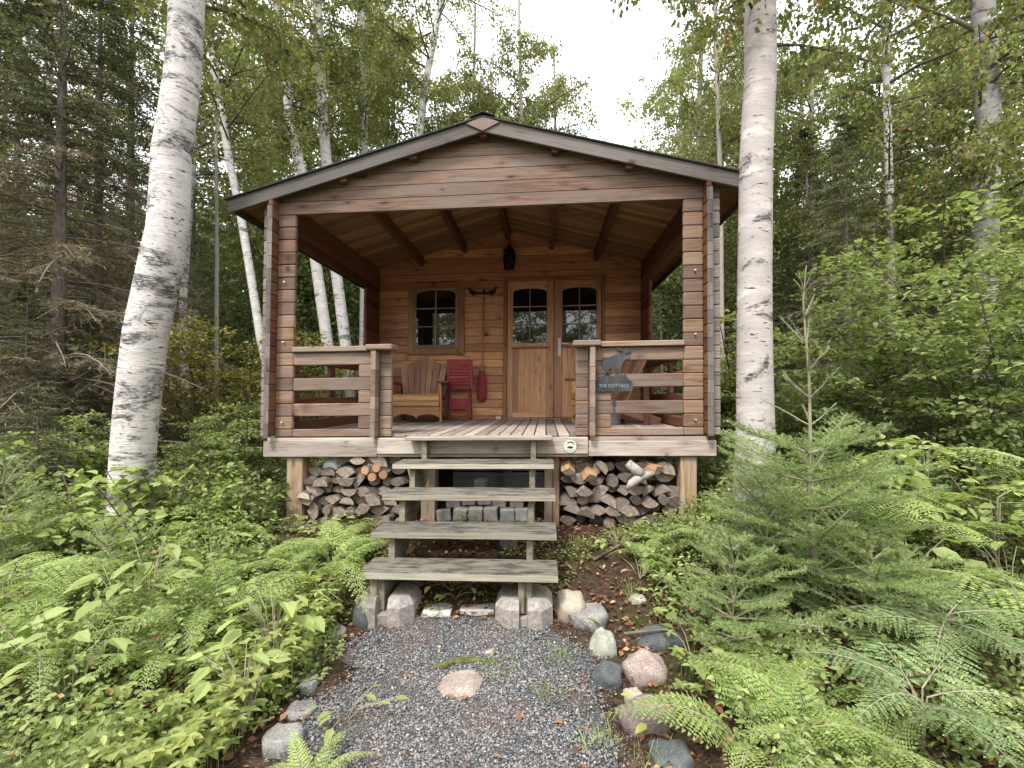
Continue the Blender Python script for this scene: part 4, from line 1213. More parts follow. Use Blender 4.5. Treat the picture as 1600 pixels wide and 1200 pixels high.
# ------------------------------------------------------------------ stones along the path
def stone(label, x, y, rx, ry, rz_, mat, seed, yaw=0, sink=.35, flat=0.0):
    bm_v = []
    rr = np.random.default_rng(seed)
    nu, nv_ = 22, 14
    ph = rr.random(6) * 6.28
    V = [];
    for i in range(nv_ + 1):
        la = -math.pi / 2 + math.pi * i / nv_
        for j in range(nu):
            lo_ = 2 * math.pi * j / nu
            d = np.array([math.cos(la) * math.cos(lo_), math.cos(la) * math.sin(lo_), math.sin(la)])
            k = 1 + .10 * math.sin(2.1 * d[0] * 2 + ph[0]) * math.cos(2.7 * d[1] * 2 + ph[1]) + .07 * math.sin(5 * d[2] + 4 * d[0] + ph[2]) + .04 * math.sin(9 * d[1] + 7 * d[0] + ph[3])
            e = np.sign(d) * np.abs(d) ** (0.85 - flat * .25)
            V.append(e * k * np.array([rx, ry, rz_]))
    V = np.array(V)
    if flat > .2: V[:, 2] = np.minimum(V[:, 2], rz_ * (.72 + .06 * np.sin(V[:, 0] * 20)))
    F = [[i * nu + j, i * nu + (j + 1) % nu, (i + 1) * nu + (j + 1) % nu, (i + 1) * nu + j] for i in range(nv_) for j in range(nu)]
    o = mk('stone', V, [np.array(F)], M[mat], smooth=True)
    o.location = (x, y, float(H(x, y)) + rz_ * (1 - 2 * sink) + .0)
    o.rotation_euler = (rr.uniform(-.12, .12), rr.uniform(-.12, .12), yaw)
    return tag(o, label, 'stone')
STONES = __import__('json').loads('''[["pale pink granite stone set in the middle of the gravel path", 0.123, -1.734, 0.112, 0.095, 0.065, "st_pink", 3, 0, 0.55, 0.3],
["small pale stone in the gravel behind the middle boulder", 0.232, -1.441, 0.035, 0.03, 0.028, "st_tan", 4, 0.2, 0.53, 0],
["light brown round stone touching the right footing block", 0.685, -1.022, 0.117, 0.099, 0.099, "st_tan", 5, -1.1, 0.43, 0],
["ridged white and grey stone right of the light brown one", 0.789, -1.094, 0.117, 0.1, 0.075, "st_grey", 6, 0, 0.43, 0.6],
["upright mossy grey stone on the right edge of the path", 0.851, -1.368, 0.074, 0.063, 0.087, "st_mossy", 7, -0.7, 0.38, 0],
["dark wet looking stone at the right edge of the path", 0.84, -1.629, 0.08, 0.068, 0.067, "st_dark", 8, 1.0, 0.43, 0],
["large round pink stone right of the path", 1.034, -1.58, 0.102, 0.087, 0.084, "st_pink", 9, -0.3, 0.38, 0],
["small speckled tan stone below the round pink one", 0.939, -1.767, 0.054, 0.046, 0.042, "st_tan", 10, 1.4, 0.43, 0],
["purple brown flat stone below the speckled tan stone", 0.964, -1.904, 0.113, 0.096, 0.08, "st_purple", 11, 0, 0.48, 0.3],
["large dark stone at the bottom right of the path", 1.015, -2.117, 0.082, 0.069, 0.06, "st_dark", 12, 0, 0.48, 0.3],
["mossy small stone in the soil right of the stairs", 1.125, -0.933, 0.056, 0.048, 0.032, "st_mossy", 13, 0, 0.53, 0],
["dark stone left of the split footing block", -0.58, -1.162, 0.072, 0.061, 0.111, "st_dark", 14, -0.8, 0.38, 0],
["flat grey stone on the left edge of the path, farthest of three", -0.733, -1.31, 0.087, 0.074, 0.052, "st_grey", 15, 0, 0.48, 0.5],
["pinkish grey stone on the left edge of the path, middle of three", -0.698, -1.573, 0.061, 0.052, 0.038, "st_purple", 16, 0, 0.48, 0.4],
["grey stone on the left edge of the path, nearest of three", -0.615, -1.77, 0.048, 0.041, 0.05, "st_grey", 17, 1.3, 0.48, 0.4],
["broad grey boulder among the leaves at the bottom left of the path", -0.526, -2.129, 0.077, 0.066, 0.065, "st_grey", 18, 0.0, 0.43, 0.5],
["flat grey boulder at the left edge of the path beside yellow leaves", -0.555, -1.944, 0.063, 0.053, 0.043, "st_grey", 19, 0, 0.48, 0.5],
["pale foundation stone at the foot of the left porch post", -1.643, -0.03, 0.134, 0.114, 0.045, "st_grey", 20, 0, 0.53, 0.5],
["dark flat stone in the soil right of the round pink stone", 1.177, -1.243, 0.133, 0.113, 0.045, "st_dark", 21, 0, 0.53, 0.5]]''')
for s_ in STONES: stone(*s_)

# ------------------------------------------------------------------ vegetation: prototypes
def polyline(p, d, L, n, bend, wob, rr):
    """n+1 points from p along d, bend = added to direction per step"""
    pts = [np.array(p, float)]; d = np.array(d, float)
    for i in range(n):
        d = d + np.array(bend) / n + rr.normal(size=3) * wob; d /= np.linalg.norm(d)
        pts.append(pts[-1] + d * L / n)
    return pts
def along(pts, t):
    t = np.clip(t, 0, .9999) * (len(pts) - 1); i = int(t)
    return pts[i] + (pts[i + 1] - pts[i]) * (t - i)
def crown_mesh(seed, Hh, R, nl, per, leaf, spread=.10, droop=-.9, matl='birch_leaf', shape='round', ntw=9, kind='kite'):
    """a crown whose origin is at the lowest limb on the trunk axis"""
    rr = np.random.default_rng(seed)
    br = MB(); P = []; A = []; Nn = []
    for i in range(nl):
        t = (i + rr.random()) / nl
        z = t * Hh * .93
        prof = math.sin(math.pi * min(1, (t * .88 + .12))) ** .7 if shape == 'round' else (1 - t) ** .6
        L = R * (prof * rr.uniform(.6, 1.15) + .12)
        a = rr.random() * 6.283 + i * 2.4
        up = rr.uniform(.15, .8)
        pts = polyline((0, 0, z), (math.cos(a), math.sin(a), up), L, 6, (0, 0, -.35), .07, rr)
        r0 = .006 + .0085 * L
        br.tube(pts, [r0 * (1 - .8 * k / 6) for k in range(7)], 5, cap=False, rnd=rr.random())
        for k in range(ntw):
            tt = .22 + .78 * (k + rr.random()) / ntw
            q = along(pts, tt); d = rr.normal(size=3) + np.array([math.cos(a), math.sin(a), .1]) * .6; d[2] *= .5
            lt = rr.uniform(.28, .62) * (0.7 + .12 * L)
            tw = polyline(q, unit(d), lt, 4, (0, 0, droop), .1, rr)
            br.tube(tw, [.005, .004, .003, .002, .0015], 3, cap=False, rnd=rr.random())
            n = per
            ts = rr.random(n) ** .7 * 4; ii = np.clip(ts.astype(int), 0, 3); f = (ts - ii)[:, None]
            tw_ = np.array(tw); b = tw_[ii] * (1 - f) + tw_[ii + 1] * f
            P.append(b + rr.normal(size=(n, 3)) * spread * np.array([1, 1, .9]))
            ax = rr.normal(size=(n, 3)) * .8 + np.array([0, 0, -.9]); A.append(ax)
            Nn.append(rr.normal(size=(n, 3)))
    P = np.concatenate(P); A = np.concatenate(A); Nn = np.concatenate(Nn); n = len(P)
    L = leaf * rr.uniform(.65, 1.2, n)
    rnd = np.clip(rr.normal(.45, .2, n), 0, 1); rnd[rr.random(n) < .025] = 1
    V, F, Rn = leaf_geo(P, A, Nn, L, L * .74, kind, .12, rnd)
    lf = mk('crown', V, F, M[matl], rnd=Rn)
    bo = br.build('branches', M['twig'], None, local=True)
    for o in (lf, bo): o.location = (0, 0, -60)
    return lf, bo
FIRST = set()
def use(o, parent, loc=(0, 0, 0), rz=0, sc=1.0, name=None):
    c = o
    if o.name in FIRST: c = o.copy(); COL.objects.link(c)
    FIRST.add(o.name)
    c.parent = parent; c.location = loc; c.rotation_euler = (0, 0, rz)
    c.scale = (sc, sc, sc) if np.isscalar(sc) else sc
    return c
CROWNS = {
    'birch': [crown_mesh(1, 6.0, 2.1, 36, 44, .068, .075), crown_mesh(2, 5.5, 2.3, 34, 44, .068, .075), crown_mesh(3, 6.5, 1.9, 38, 42, .068, .075)],
    'aspen': [crown_mesh(4, 7.0, 2.2, 40, 44, .092, .09, -.3, 'far_leaf'), crown_mesh(5, 6.0, 2.4, 38, 44, .092, .09, -.3, 'far_leaf')],
}
def tree(name, label, cat, pts, radii, mat, crown, cz, csc, rz, group=None, n=9, smooth=True):
    """pts: trunk axis in the world, first at the ground; cz: height along z where the crown starts"""
    base = np.array(pts[0], float)
    t = thing(name, label, cat, tuple(base), 0, group)
    q = MB(); loc = [np.array(p) - base for p in pts]
    q.tube(loc, radii, n, zoff=random.random() * 3, rnd=random.random())
    tk = q.build('trunk', M[mat], t, local=True, smooth=smooth)
    if radii[0] > .10 and pts[0][1] < 0:
        n_ = 900 if mat == 'birch_rough' else 150
        rr = np.random.default_rng(5); L_ = np.array(loc); R0 = np.array(radii)
        k = rr.random(n_) * (len(L_) - 1.001) * .8; i_ = k.astype(int); f = (k - i_)[:, None]
        ctr = L_[i_] * (1 - f) + L_[i_ + 1] * f; rd = R0[i_] * (1 - f[:, 0]) + R0[i_ + 1] * f[:, 0]
        th = rr.random(n_) * 6.283; out = np.stack([np.cos(th), np.sin(th), np.zeros(n_)], 1); tg = np.stack([-np.sin(th), np.cos(th), np.zeros(n_)], 1) * np.where(rr.random(n_) < .5, 1, -1)[:, None]
        V, F, Rn = leaf_geo(ctr + out * (rd * .985)[:, None], tg + out * rr.uniform(.15, .8, (n_, 1)) + np.array([0, 0, 1]) * rr.normal(size=(n_, 1)) * .25, out + rr.normal(size=(n_, 3)) * .2, rr.uniform(.012, .05, n_), rr.uniform(.004, .014, n_), 'kite', .2, rr.random(n_))
        mk('bark_curls', V, F, M['bark_curl'], tk, rnd=Rn)
    if crown is not None:
        lf, bo = crown
        zs_ = [p[2] for p in loc]
        k = next((i for i in range(1, len(zs_)) if zs_[i] >= cz), len(zs_) - 1)
        f = (cz - zs_[k - 1]) / max(1e-6, zs_[k] - zs_[k - 1]); p = loc[k - 1] + (loc[k] - loc[k - 1]) * f
        c = use(lf, t, tuple(p), rz, csc); b = use(bo, c, (0, 0, 0), 0, 1.0)
        dv = Vector(loc[-1] - p).normalized()
        c.rotation_euler = (Vector((0, 0, 1)).rotation_difference(dv) @ Matrix.Rotation(rz, 3, 'Z').to_quaternion()).to_euler()
    return t

def conifer_mesh(seed, Hh, R, z0, live, dz=.27, nb=5, ntw=15, per=13, tuft=.055, droop=-.35, up=.12, wdead=.9):
    rr = np.random.default_rng(seed)
    br = MB(); G = {0: [], 1: []}
    br.tube([(0, 0, Hh * k / 8) for k in range(9)], [.012 * Hh * (1 - k / 8.3) + .008 for k in range(9)], 8, rnd=.5, cap=False)
    z = z0
    while z < Hh - .05:
        t = z / Hh
        for b in range(nb):
            a = rr.random() * 6.283; L = R * (1 - t) ** .75 * rr.uniform(.65, 1.12) + .06
            pts = polyline((0, 0, z + rr.uniform(-.1, .1)), (math.cos(a), math.sin(a), up + .5 * max(0, t - .5)), L, 5, (0, 0, droop), .05, rr)
            br.tube(pts, [.004 + .007 * L * (1 - k / 5.2) for k in range(6)], 4, cap=False, rnd=rr.random())
            dead = rr.random() < np.clip((live - z) / 1.2 + .5, 0, 1)
            m = ntw
            ts = (np.arange(m) + rr.random(m)) / m * .85 + .12
            base = np.array([along(pts, q) for q in ts]); dirb = unit(pts[-1] - pts[0])
            side = np.where(np.arange(m) % 2 == 0, 1, -1)[:, None] * np.cross(dirb, [0, 0, 1])[None]
            d = unit(side * rr.uniform(.6, 1.1, (m, 1)) + dirb[None] * rr.uniform(.4, 1.0, (m, 1)) + rr.normal(size=(m, 3)) * .18 + np.array([0, 0, -.18]))
            lt = L * .42 * (1.05 - ts) * rr.uniform(.6, 1.2, m) + .05
            if dead: lt *= .9
            tip = base + d * lt[:, None] + np.array([0, 0, -1]) * (lt ** 2)[:, None] * .25
            dd = unit(tip - base)
            G[1].append((base, dd, lt))
            n = per if not dead else int(per * .95)
            u = rr.random((m, n)); pos = base[:, None] + (tip - base)[:, None] * u[..., None]
            ax = unit(dd[:, None] * .8 + rr.normal(size=(m, n, 3)) * .55)
            (G[0] if not dead else G.setdefault(2, [])).append((pos.reshape(-1, 3), ax.reshape(-1, 3)))
        z += dz * rr.uniform(.8, 1.2)
    parts = []; mis = []
    def put(P, A, L, W, mi, kind='kite'):
        n = len(P); V, F, Rn = leaf_geo(P, A, rr.normal(size=(n, 3)), L, W, kind, .1, rr.random(n))
        parts.append((V, F, Rn)); mis.append(np.full(n, mi))
    P = np.concatenate([g[0] for g in G[1]]); A = np.concatenate([g[1] for g in G[1]]); L = np.concatenate([g[2] for g in G[1]])
    put(P, A, L, np.full(len(P), .009), 1)
    if G[0]:
        P = np.concatenate([g[0] for g in G[0]]); A = np.concatenate([g[1] for g in G[0]]); put(P, A, tuft * rr.uniform(.7, 1.2, len(P)), tuft * .32, 0)
    if G.get(2):
        P = np.concatenate([g[0] for g in G[2]]); A = np.concatenate([g[1] for g in G[2]]); put(P, A, tuft * 1.1 * rr.uniform(.7, 1.3, len(P)), tuft * .16, 1)
    V, F, Rn = merge(parts)
    f = mk('crown', V, F, [M['needle'], M['needle_brown']], rnd=Rn, mi=np.concatenate(mis))
    b = br.build('trunk', M['bark'], None, local=True)
    for o in (f, b): o.location = (0, 0, -60)
    return f, b
CON = {'dead': conifer_mesh(21, 8.5, 2.3, .5, 4.6, per=12, ntw=17, nb=6, dz=.22, droop=-.55),
       'live': conifer_mesh(22, 8.0, 1.9, .35, .6, per=15, ntw=16, nb=5, dz=.26),
       'live2': conifer_mesh(23, 6.0, 1.6, .15, .1, per=16, ntw=15, nb=5, dz=.22),
       'mixed': conifer_mesh(24, 9.0, 1.8, .6, 2.6, per=13, ntw=15, nb=5, dz=.25),
       'small': conifer_mesh(25, 2.4, .95, .08, -1, per=16, ntw=14, nb=5, dz=.15, tuft=.034, up=.3)}
def conifer(kind, label, x, y, sc, rz, group=None, name='spruce_tree'):
    f, b = CON[kind]
    t = thing(name, label, 'spruce tree', (x, y, float(H(x, y)) - .05), rz, group)
    use(b, t, (0, 0, 0), 0, sc); use(f, t, (0, 0, 0), 0, sc)
    return t

def shrub_mesh(seed, Hh, R, ns, per, leaf, mat, kind='oval', flat=.35, stem='twig', tiers=6, asp=.72):
    rr = np.random.default_rng(seed); br = MB(); P = []; A = []; Nn = []
    for s_ in range(ns):
        a = rr.random() * 6.283; ln = rr.uniform(.05, .4)
        st_ = polyline((rr.normal() * .05, rr.normal() * .05, 0), (math.cos(a) * ln, math.sin(a) * ln, 1), Hh * rr.uniform(.7, 1.05), 6, (math.cos(a) * .4, math.sin(a) * .4, -.1), .05, rr)
        br.tube(st_, [.004 + .007 * Hh * .5 * (1 - k / 6.4) for k in range(7)], 5, cap=False, rnd=rr.random())
        for k in range(tiers):
            t = .28 + .72 * (k + rr.random()) / tiers
            q = along(st_, t); b = rr.random() * 6.283
            L = R * rr.uniform(.35, .9) * (1.15 - t * .6)
            tw = polyline(q, (math.cos(b), math.sin(b), .35), L, 5, (0, 0, -.45), .10, rr)
            br.tube(tw, [.005, .0045, .004, .003, .0025, .0015], 3, cap=False, rnd=rr.random())
            n = per; u = rr.random(n) ** .8 * 5; ii = np.clip(u.astype(int), 0, 4); f = (u - ii)[:, None]; tw_ = np.array(tw)
            pos = tw_[ii] * (1 - f) + tw_[ii + 1] * f
            dr = unit(tw_[ii + 1] - tw_[ii]); sd = np.cross(dr, [0, 0, 1]) * np.where(rr.random(n) < .5, -1, 1)[:, None]
            ax = dr * .4 + sd * rr.uniform(.3, 1.1, (n, 1)) + rr.normal(size=(n, 3)) * .3 + np.array([0, 0, -.12])
            P.append(pos + unit(sd) * rr.uniform(0, .16 * R, (n, 1)) + rr.normal(size=(n, 3)) * np.array([.05, .05, .03]) * R); A.append(ax)
            Nn.append(np.array([0, 0, 1]) + rr.normal(size=(n, 3)) * flat)
    P = np.concatenate(P); A = np.concatenate(A); Nn = np.concatenate(Nn); n = len(P)
    L = leaf * rr.uniform(.6, 1.15, n)
    V, F, Rn = leaf_geo(P, A, Nn, L, L * asp, kind, .10, np.clip(rr.normal(.5, .22, n), 0, 1))
    f = mk('foliage', V, F, M[mat], rnd=Rn); b = br.build('stems', M[stem], None, local=True)
    for o in (f, b): o.location = (0, 0, -60)
    return f, b
SHR = {'alder': shrub_mesh(31, 3.4, 1.25, 6, 62, .085, 'alder_leaf', tiers=9),
       'maple': shrub_mesh(32, 2.2, .95, 5, 60, .095, 'alder_leaf', tiers=7),
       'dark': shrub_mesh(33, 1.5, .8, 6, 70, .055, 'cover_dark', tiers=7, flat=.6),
       'olive': shrub_mesh(34, 1.9, .9, 6, 90, .045, 'olive_leaf', kind='kite', tiers=8, flat=.6),
       'yellow': shrub_mesh(35, 1.8, .9, 6, 70, .065, 'yellow_leaf', tiers=7, flat=.5),
       'sapling': shrub_mesh(36, .85, .50, 3, 11, .088, 'bright_leaf', tiers=5, flat=.35, asp=.8)}
def shrub(kind, label, x, y, sc, rz, group=None, name='shrub', cat='shrub'):
    f, b = SHR[kind]
    t = thing(name, label, cat, (x, y, float(H(x, y)) - .03), rz, group)
    use(b, t, (0, 0, 0), 0, sc); use(f, t, (0, 0, 0), 0, sc)
    return t

def frond(rr, L, wmax, npin, npl, arch, base_bare, tri=False, curl=.0, pw=.32):
    """returns leaf lists of one frond growing along +X, arching"""
    ts = np.linspace(0, 1, 40)
    x = ts * L * .92; z = L * (arch * ts - (arch + .18) * ts ** 2.2)
    rach = np.stack([x, np.zeros(40), z], 1)
    P = []; A = []; Nn = []; Ls = []; Ws = []
    for i in range(npin):
        t = base_bare + (1 - base_bare) * (i + .5) / npin
        k = t * 39; a = int(k); b = min(a + 1, 39); p = rach[a] + (rach[b] - rach[a]) * (k - a); d = unit(rach[b] - rach[a] + 1e-6)
        u = (t - base_bare) / (1 - base_bare)
        ln = wmax * ((1 - u) ** .85 if tri else (min(1, u / .28 + .35) * (1 - u) ** .75)) * rr.uniform(.9, 1.08) + .008
        for sg in (-1, 1):
            sd = np.array([0, sg, 0]) * .92 + d * (.38 + .25 * u) + np.array([0, 0, -.12]); sd = unit(sd)
            up = np.cross(d, np.array([0, 1., 0])); up = up if up[2] > 0 else -up
            up = unit(up + rr.normal(size=3) * .12)
            m = max(3, int(npl * (ln / wmax) ** .6))
            v = (np.arange(m) + .6) / m
            cs_ = p + sd[None] * (v * ln)[:, None] + np.array([0, 0, -1])[None] * (v ** 2 * ln * .18)[:, None]
            pl = pw * ln * (1 - v) ** .7 + .004
            for s2 in (-1, 1):
                pd = unit(np.cross(up, sd) * s2 * .85 + sd * .55)
                P.append(cs_); A.append(np.repeat(pd[None], m, 0) + rr.normal(size=(m, 3)) * .08); Nn.append(np.repeat(up[None], m, 0) + rr.normal(size=(m, 3)) * .15)
                Ls.append(pl); Ws.append(np.maximum(ln / m * .95, .004) * np.ones(m))
            P.append(cs_[-1:]); A.append(sd[None]); Nn.append(up[None]); Ls.append(np.array([ln / m * 1.5])); Ws.append(np.array([ln / m * .8]))
    return rach, [np.concatenate(q) for q in (P, A, Nn)] + [np.concatenate(Ls), np.concatenate(Ws)]
def rot_z_tilt(V, az, tilt, roll=0):
    c, s_ = math.cos(roll), math.sin(roll)
    Rx = np.array([[1, 0, 0], [0, c, -s_], [0, s_, c]])
    c, s_ = math.cos(tilt), math.sin(tilt)
    Ry = np.array([[c, 0, -s_], [0, 1, 0], [s_, 0, c]])
    c, s_ = math.cos(az), math.sin(az)
    Rz = np.array([[c, -s_, 0], [s_, c, 0], [0, 0, 1]])
    return V @ (Rz @ Ry @ Rx).T
def fern_mesh(seed, nf, L, wmax, npin, npl, arch, tilt, bare, tri=False, mat='fern', stalk=0.0, pw=.32):
    rr = np.random.default_rng(seed); P = []; A = []; Nn = []; Ls = []; Ws = []; br = MB()
    for i in range(nf):
        l = L * rr.uniform(.7, 1.1); rach, (p, a, n, ls, ws) = frond(rr, l, wmax * l / L, npin, npl, arch * rr.uniform(.8, 1.2), bare, tri, pw=pw)
        az = 6.283 * (i + rr.uniform(-.3, .3)) / nf; tl = tilt * rr.uniform(.6, 1.3); ro = rr.uniform(-.25, .25)
        off = np.array([math.cos(az) * .02, math.sin(az) * .02, stalk * rr.uniform(.8, 1.1)])
        P.append(rot_z_tilt(p, az, tl, ro) + off); A.append(rot_z_tilt(a, az, tl, ro)); Nn.append(rot_z_tilt(n, az, tl, ro)); Ls.append(ls); Ws.append(ws)
        rc = rot_z_tilt(rach, az, tl, ro) + off
        pts = [rc[k] for k in range(0, 40, 5)] + [rc[-1]]
        if stalk: pts = [np.array([0, 0, 0.])] + pts
        br.tube(pts, [.0035 * (1 - .8 * k / len(pts)) for k in range(len(pts))], 4, cap=False, mi=1)
    P = np.concatenate(P); n = len(P)
    FB = np.concatenate([np.full(len(q), rr.uniform(-.18, .2)) for q in Ls])
    rnf = np.clip(rr.normal(.52, .14, n) + FB, 0, .93); rnf[rr.random(n) < .02] = .99
    V, F, Rn = leaf_geo(P, np.concatenate(A), np.concatenate(Nn), np.concatenate(Ls), np.concatenate(Ws), 'kite', .10, rnf)
    Vb = np.concatenate(br.V); Fb = np.array([f for f, _ in br.seq]) + len(V)
    V2 = np.concatenate([V, Vb]); wc = np.concatenate([V, np.concatenate(br.W)]); rn = np.concatenate([Rn, np.full(len(Vb), .5)])
    o = mk('fern', V2, [np.concatenate([F[0], Fb])], [M[mat], M['stem_pale']], wc=wc, rnd=rn, mi=np.concatenate([np.zeros(len(F[0])), np.ones(len(Fb))]).astype(int))
    o.location = (0, 0, -60)
    return o
FERN = {'lady': [fern_mesh(41, 7, .62, .115, 20, 9, .75, .45, .14), fern_mesh(42, 8, .55, .10, 18, 8, .65, .55, .12), fern_mesh(43, 6, .70, .13, 22, 9, .85, .40, .16)],
        'bracken': [fern_mesh(44, 3, .62, .26, 13, 13, .12, .12, .16, True, stalk=.42, pw=.20), fern_mesh(45, 4, .56, .23, 12, 12, .16, .18, .14, True, stalk=.34, pw=.20)],
        'cedar': [fern_mesh(46, 8, .42, .13, 10, 15, .22, .30, .10, True, 'cedar', stalk=.22, pw=.24), fern_mesh(47, 9, .48, .15, 11, 16, .18, .2, .10, True, 'cedar', stalk=.34, pw=.24)]}
def label_left(lb):
    return 'cover' in lb or 'left edge' in lb or 'left of the sprouts' in lb
def fern(kind, v, label, x, y, sc, rz, group=None, dz=0.0, tilt=(0, 0)):
    o = FERN[kind][v]
    c = use(o, None, (x, y, float(H(x, y)) - .01 + dz + (.10 if label_left(label) else 0)), rz, sc)
    c.rotation_euler = (tilt[0], tilt[1], rz)
    c.name = 'fern' if kind != 'cedar' else 'cedar_sapling'
    return tag(c, label, 'fern' if kind != 'cedar' else 'cedar', group)

# near fir saplings with single needles
def fir_sapling(name, label, x, y, Hh, R, seed, density=520, leader=True, whorls=9, mat='fir_needle', lower=.12, needle=.017, bare_top=0.0, side=9):
    rr = np.random.default_rng(seed); zb = float(H(x, y)) - .02
    t = thing(name, label, 'fir', (x, y, zb))
    br = MB(); SEG = []
    pts = [np.array([.012 * math.sin(k * 1.3), .01 * math.cos(k * 2.1), Hh * k / 10]) for k in range(11)]
    br.tube(pts, [.013 * Hh / 2 * (1 - k / 10.5) + .0025 for k in range(11)], 7, cap=False, rnd=.5)
    tr = br.build('trunk', M['stem_pale'], t, local=True)
    br = MB()
    for wv in range(whorls):
        f = lower + (1 - lower) * (wv / whorls) ** .95
        z = f * Hh
        if z > Hh * .97: continue
        L = R * (1 - f) ** .62 + .05
        nb = 6 if f < .55 else 5
        a0 = rr.random() * 6.28
        for b in range(nb):
            a = a0 + 6.283 * b / nb + rr.uniform(-.25, .25); l = L * rr.uniform(.7, 1.12)
            if bare_top and f > .46: l *= .55
            if bare_top and f > .46 and b > 2: continue
            p = polyline(along(pts, f), (math.cos(a), math.sin(a), .28 + (3.2 if bare_top else 1.1) * max(0, f - .45)), l, 5, (0, 0, .12), .05, rr)
            br.tube(p, [.0045 * (1 - .7 * k / 5) * (.5 + l) + .0012 for k in range(6)], 4, cap=False, rnd=rr.random())
            SEG += [(p[k], p[k + 1], .6 if k == 0 else 1) for k in range(5)]
            d0 = unit(p[-1] - p[0])
            m = max(2, int(side * l / .5))
            if bare_top and f > .46: m = 1 if rr.random() < .4 else 0
            if bare_top and f > .46: SEG[-5:] = [(s_[0], s_[1], .35) for s_ in SEG[-5:]]
            for s_ in range(m):
                tt = .25 + .72 * (s_ + .5) / m
                for sg in (-1, 1):
                    q = along(p, tt); sd = np.cross(d0, [0, 0, 1]) * sg
                    d = unit(sd * rr.uniform(.6, 1) + d0 * .75 + rr.normal(size=3) * .1)
                    ll = l * .42 * (1.1 - tt) * rr.uniform(.7, 1.2) + .02
                    w_ = polyline(q, d, ll, 3, (0, 0, .05), .05, rr)
                    br.tube([w_[0], w_[-1]], [.0018, .001], 3, cap=False, rnd=.6)
                    SEG += [(w_[k], w_[k + 1], 1) for k in range(3)]
                    if ll > .12:
                        for s3 in (-1, 1):
                            q2 = along(w_, .5); d2 = unit(np.cross(d, [0, 0, 1]) * s3 * .8 + d * .8); e = q2 + d2 * ll * .4
                            SEG.append((q2, e, 1))
    # leader needles
    for k in range(5, 10): SEG.append((pts[k], pts[k + 1], .25 if bare_top else .6))
    br.build('branches', M['stem_pale'], t, local=True)
    a = np.array([s_[0] for s_ in SEG]); b = np.array([s_[1] for s_ in SEG]); dn = np.array([s_[2] for s_ in SEG])
    ln = np.linalg.norm(b - a, axis=1); cnt = np.maximum(1, (ln * density * dn).astype(int))
    idx = np.repeat(np.arange(len(SEG)), cnt); n = len(idx)
    u = rr.random((n, 1)); P = a[idx] * (1 - u) + b[idx] * u; d = unit(b - a)[idx]
    per = unit(rr.normal(size=(n, 3)) * np.array([1, 1, .55]) + np.array([0, 0, .25])); per = unit(per - d * np.sum(per * d, 1, keepdims=True))
    V, F, Rn = leaf_geo(P, per * .85 + d * .6, rr.normal(size=(n, 3)), needle * rr.uniform(.7, 1.2, n), needle * .17, 'kite', 0, np.clip(rr.normal(.5, .2, n), 0, 1))
    mk('needles', V, F, M[mat], t, rnd=Rn)
    return t

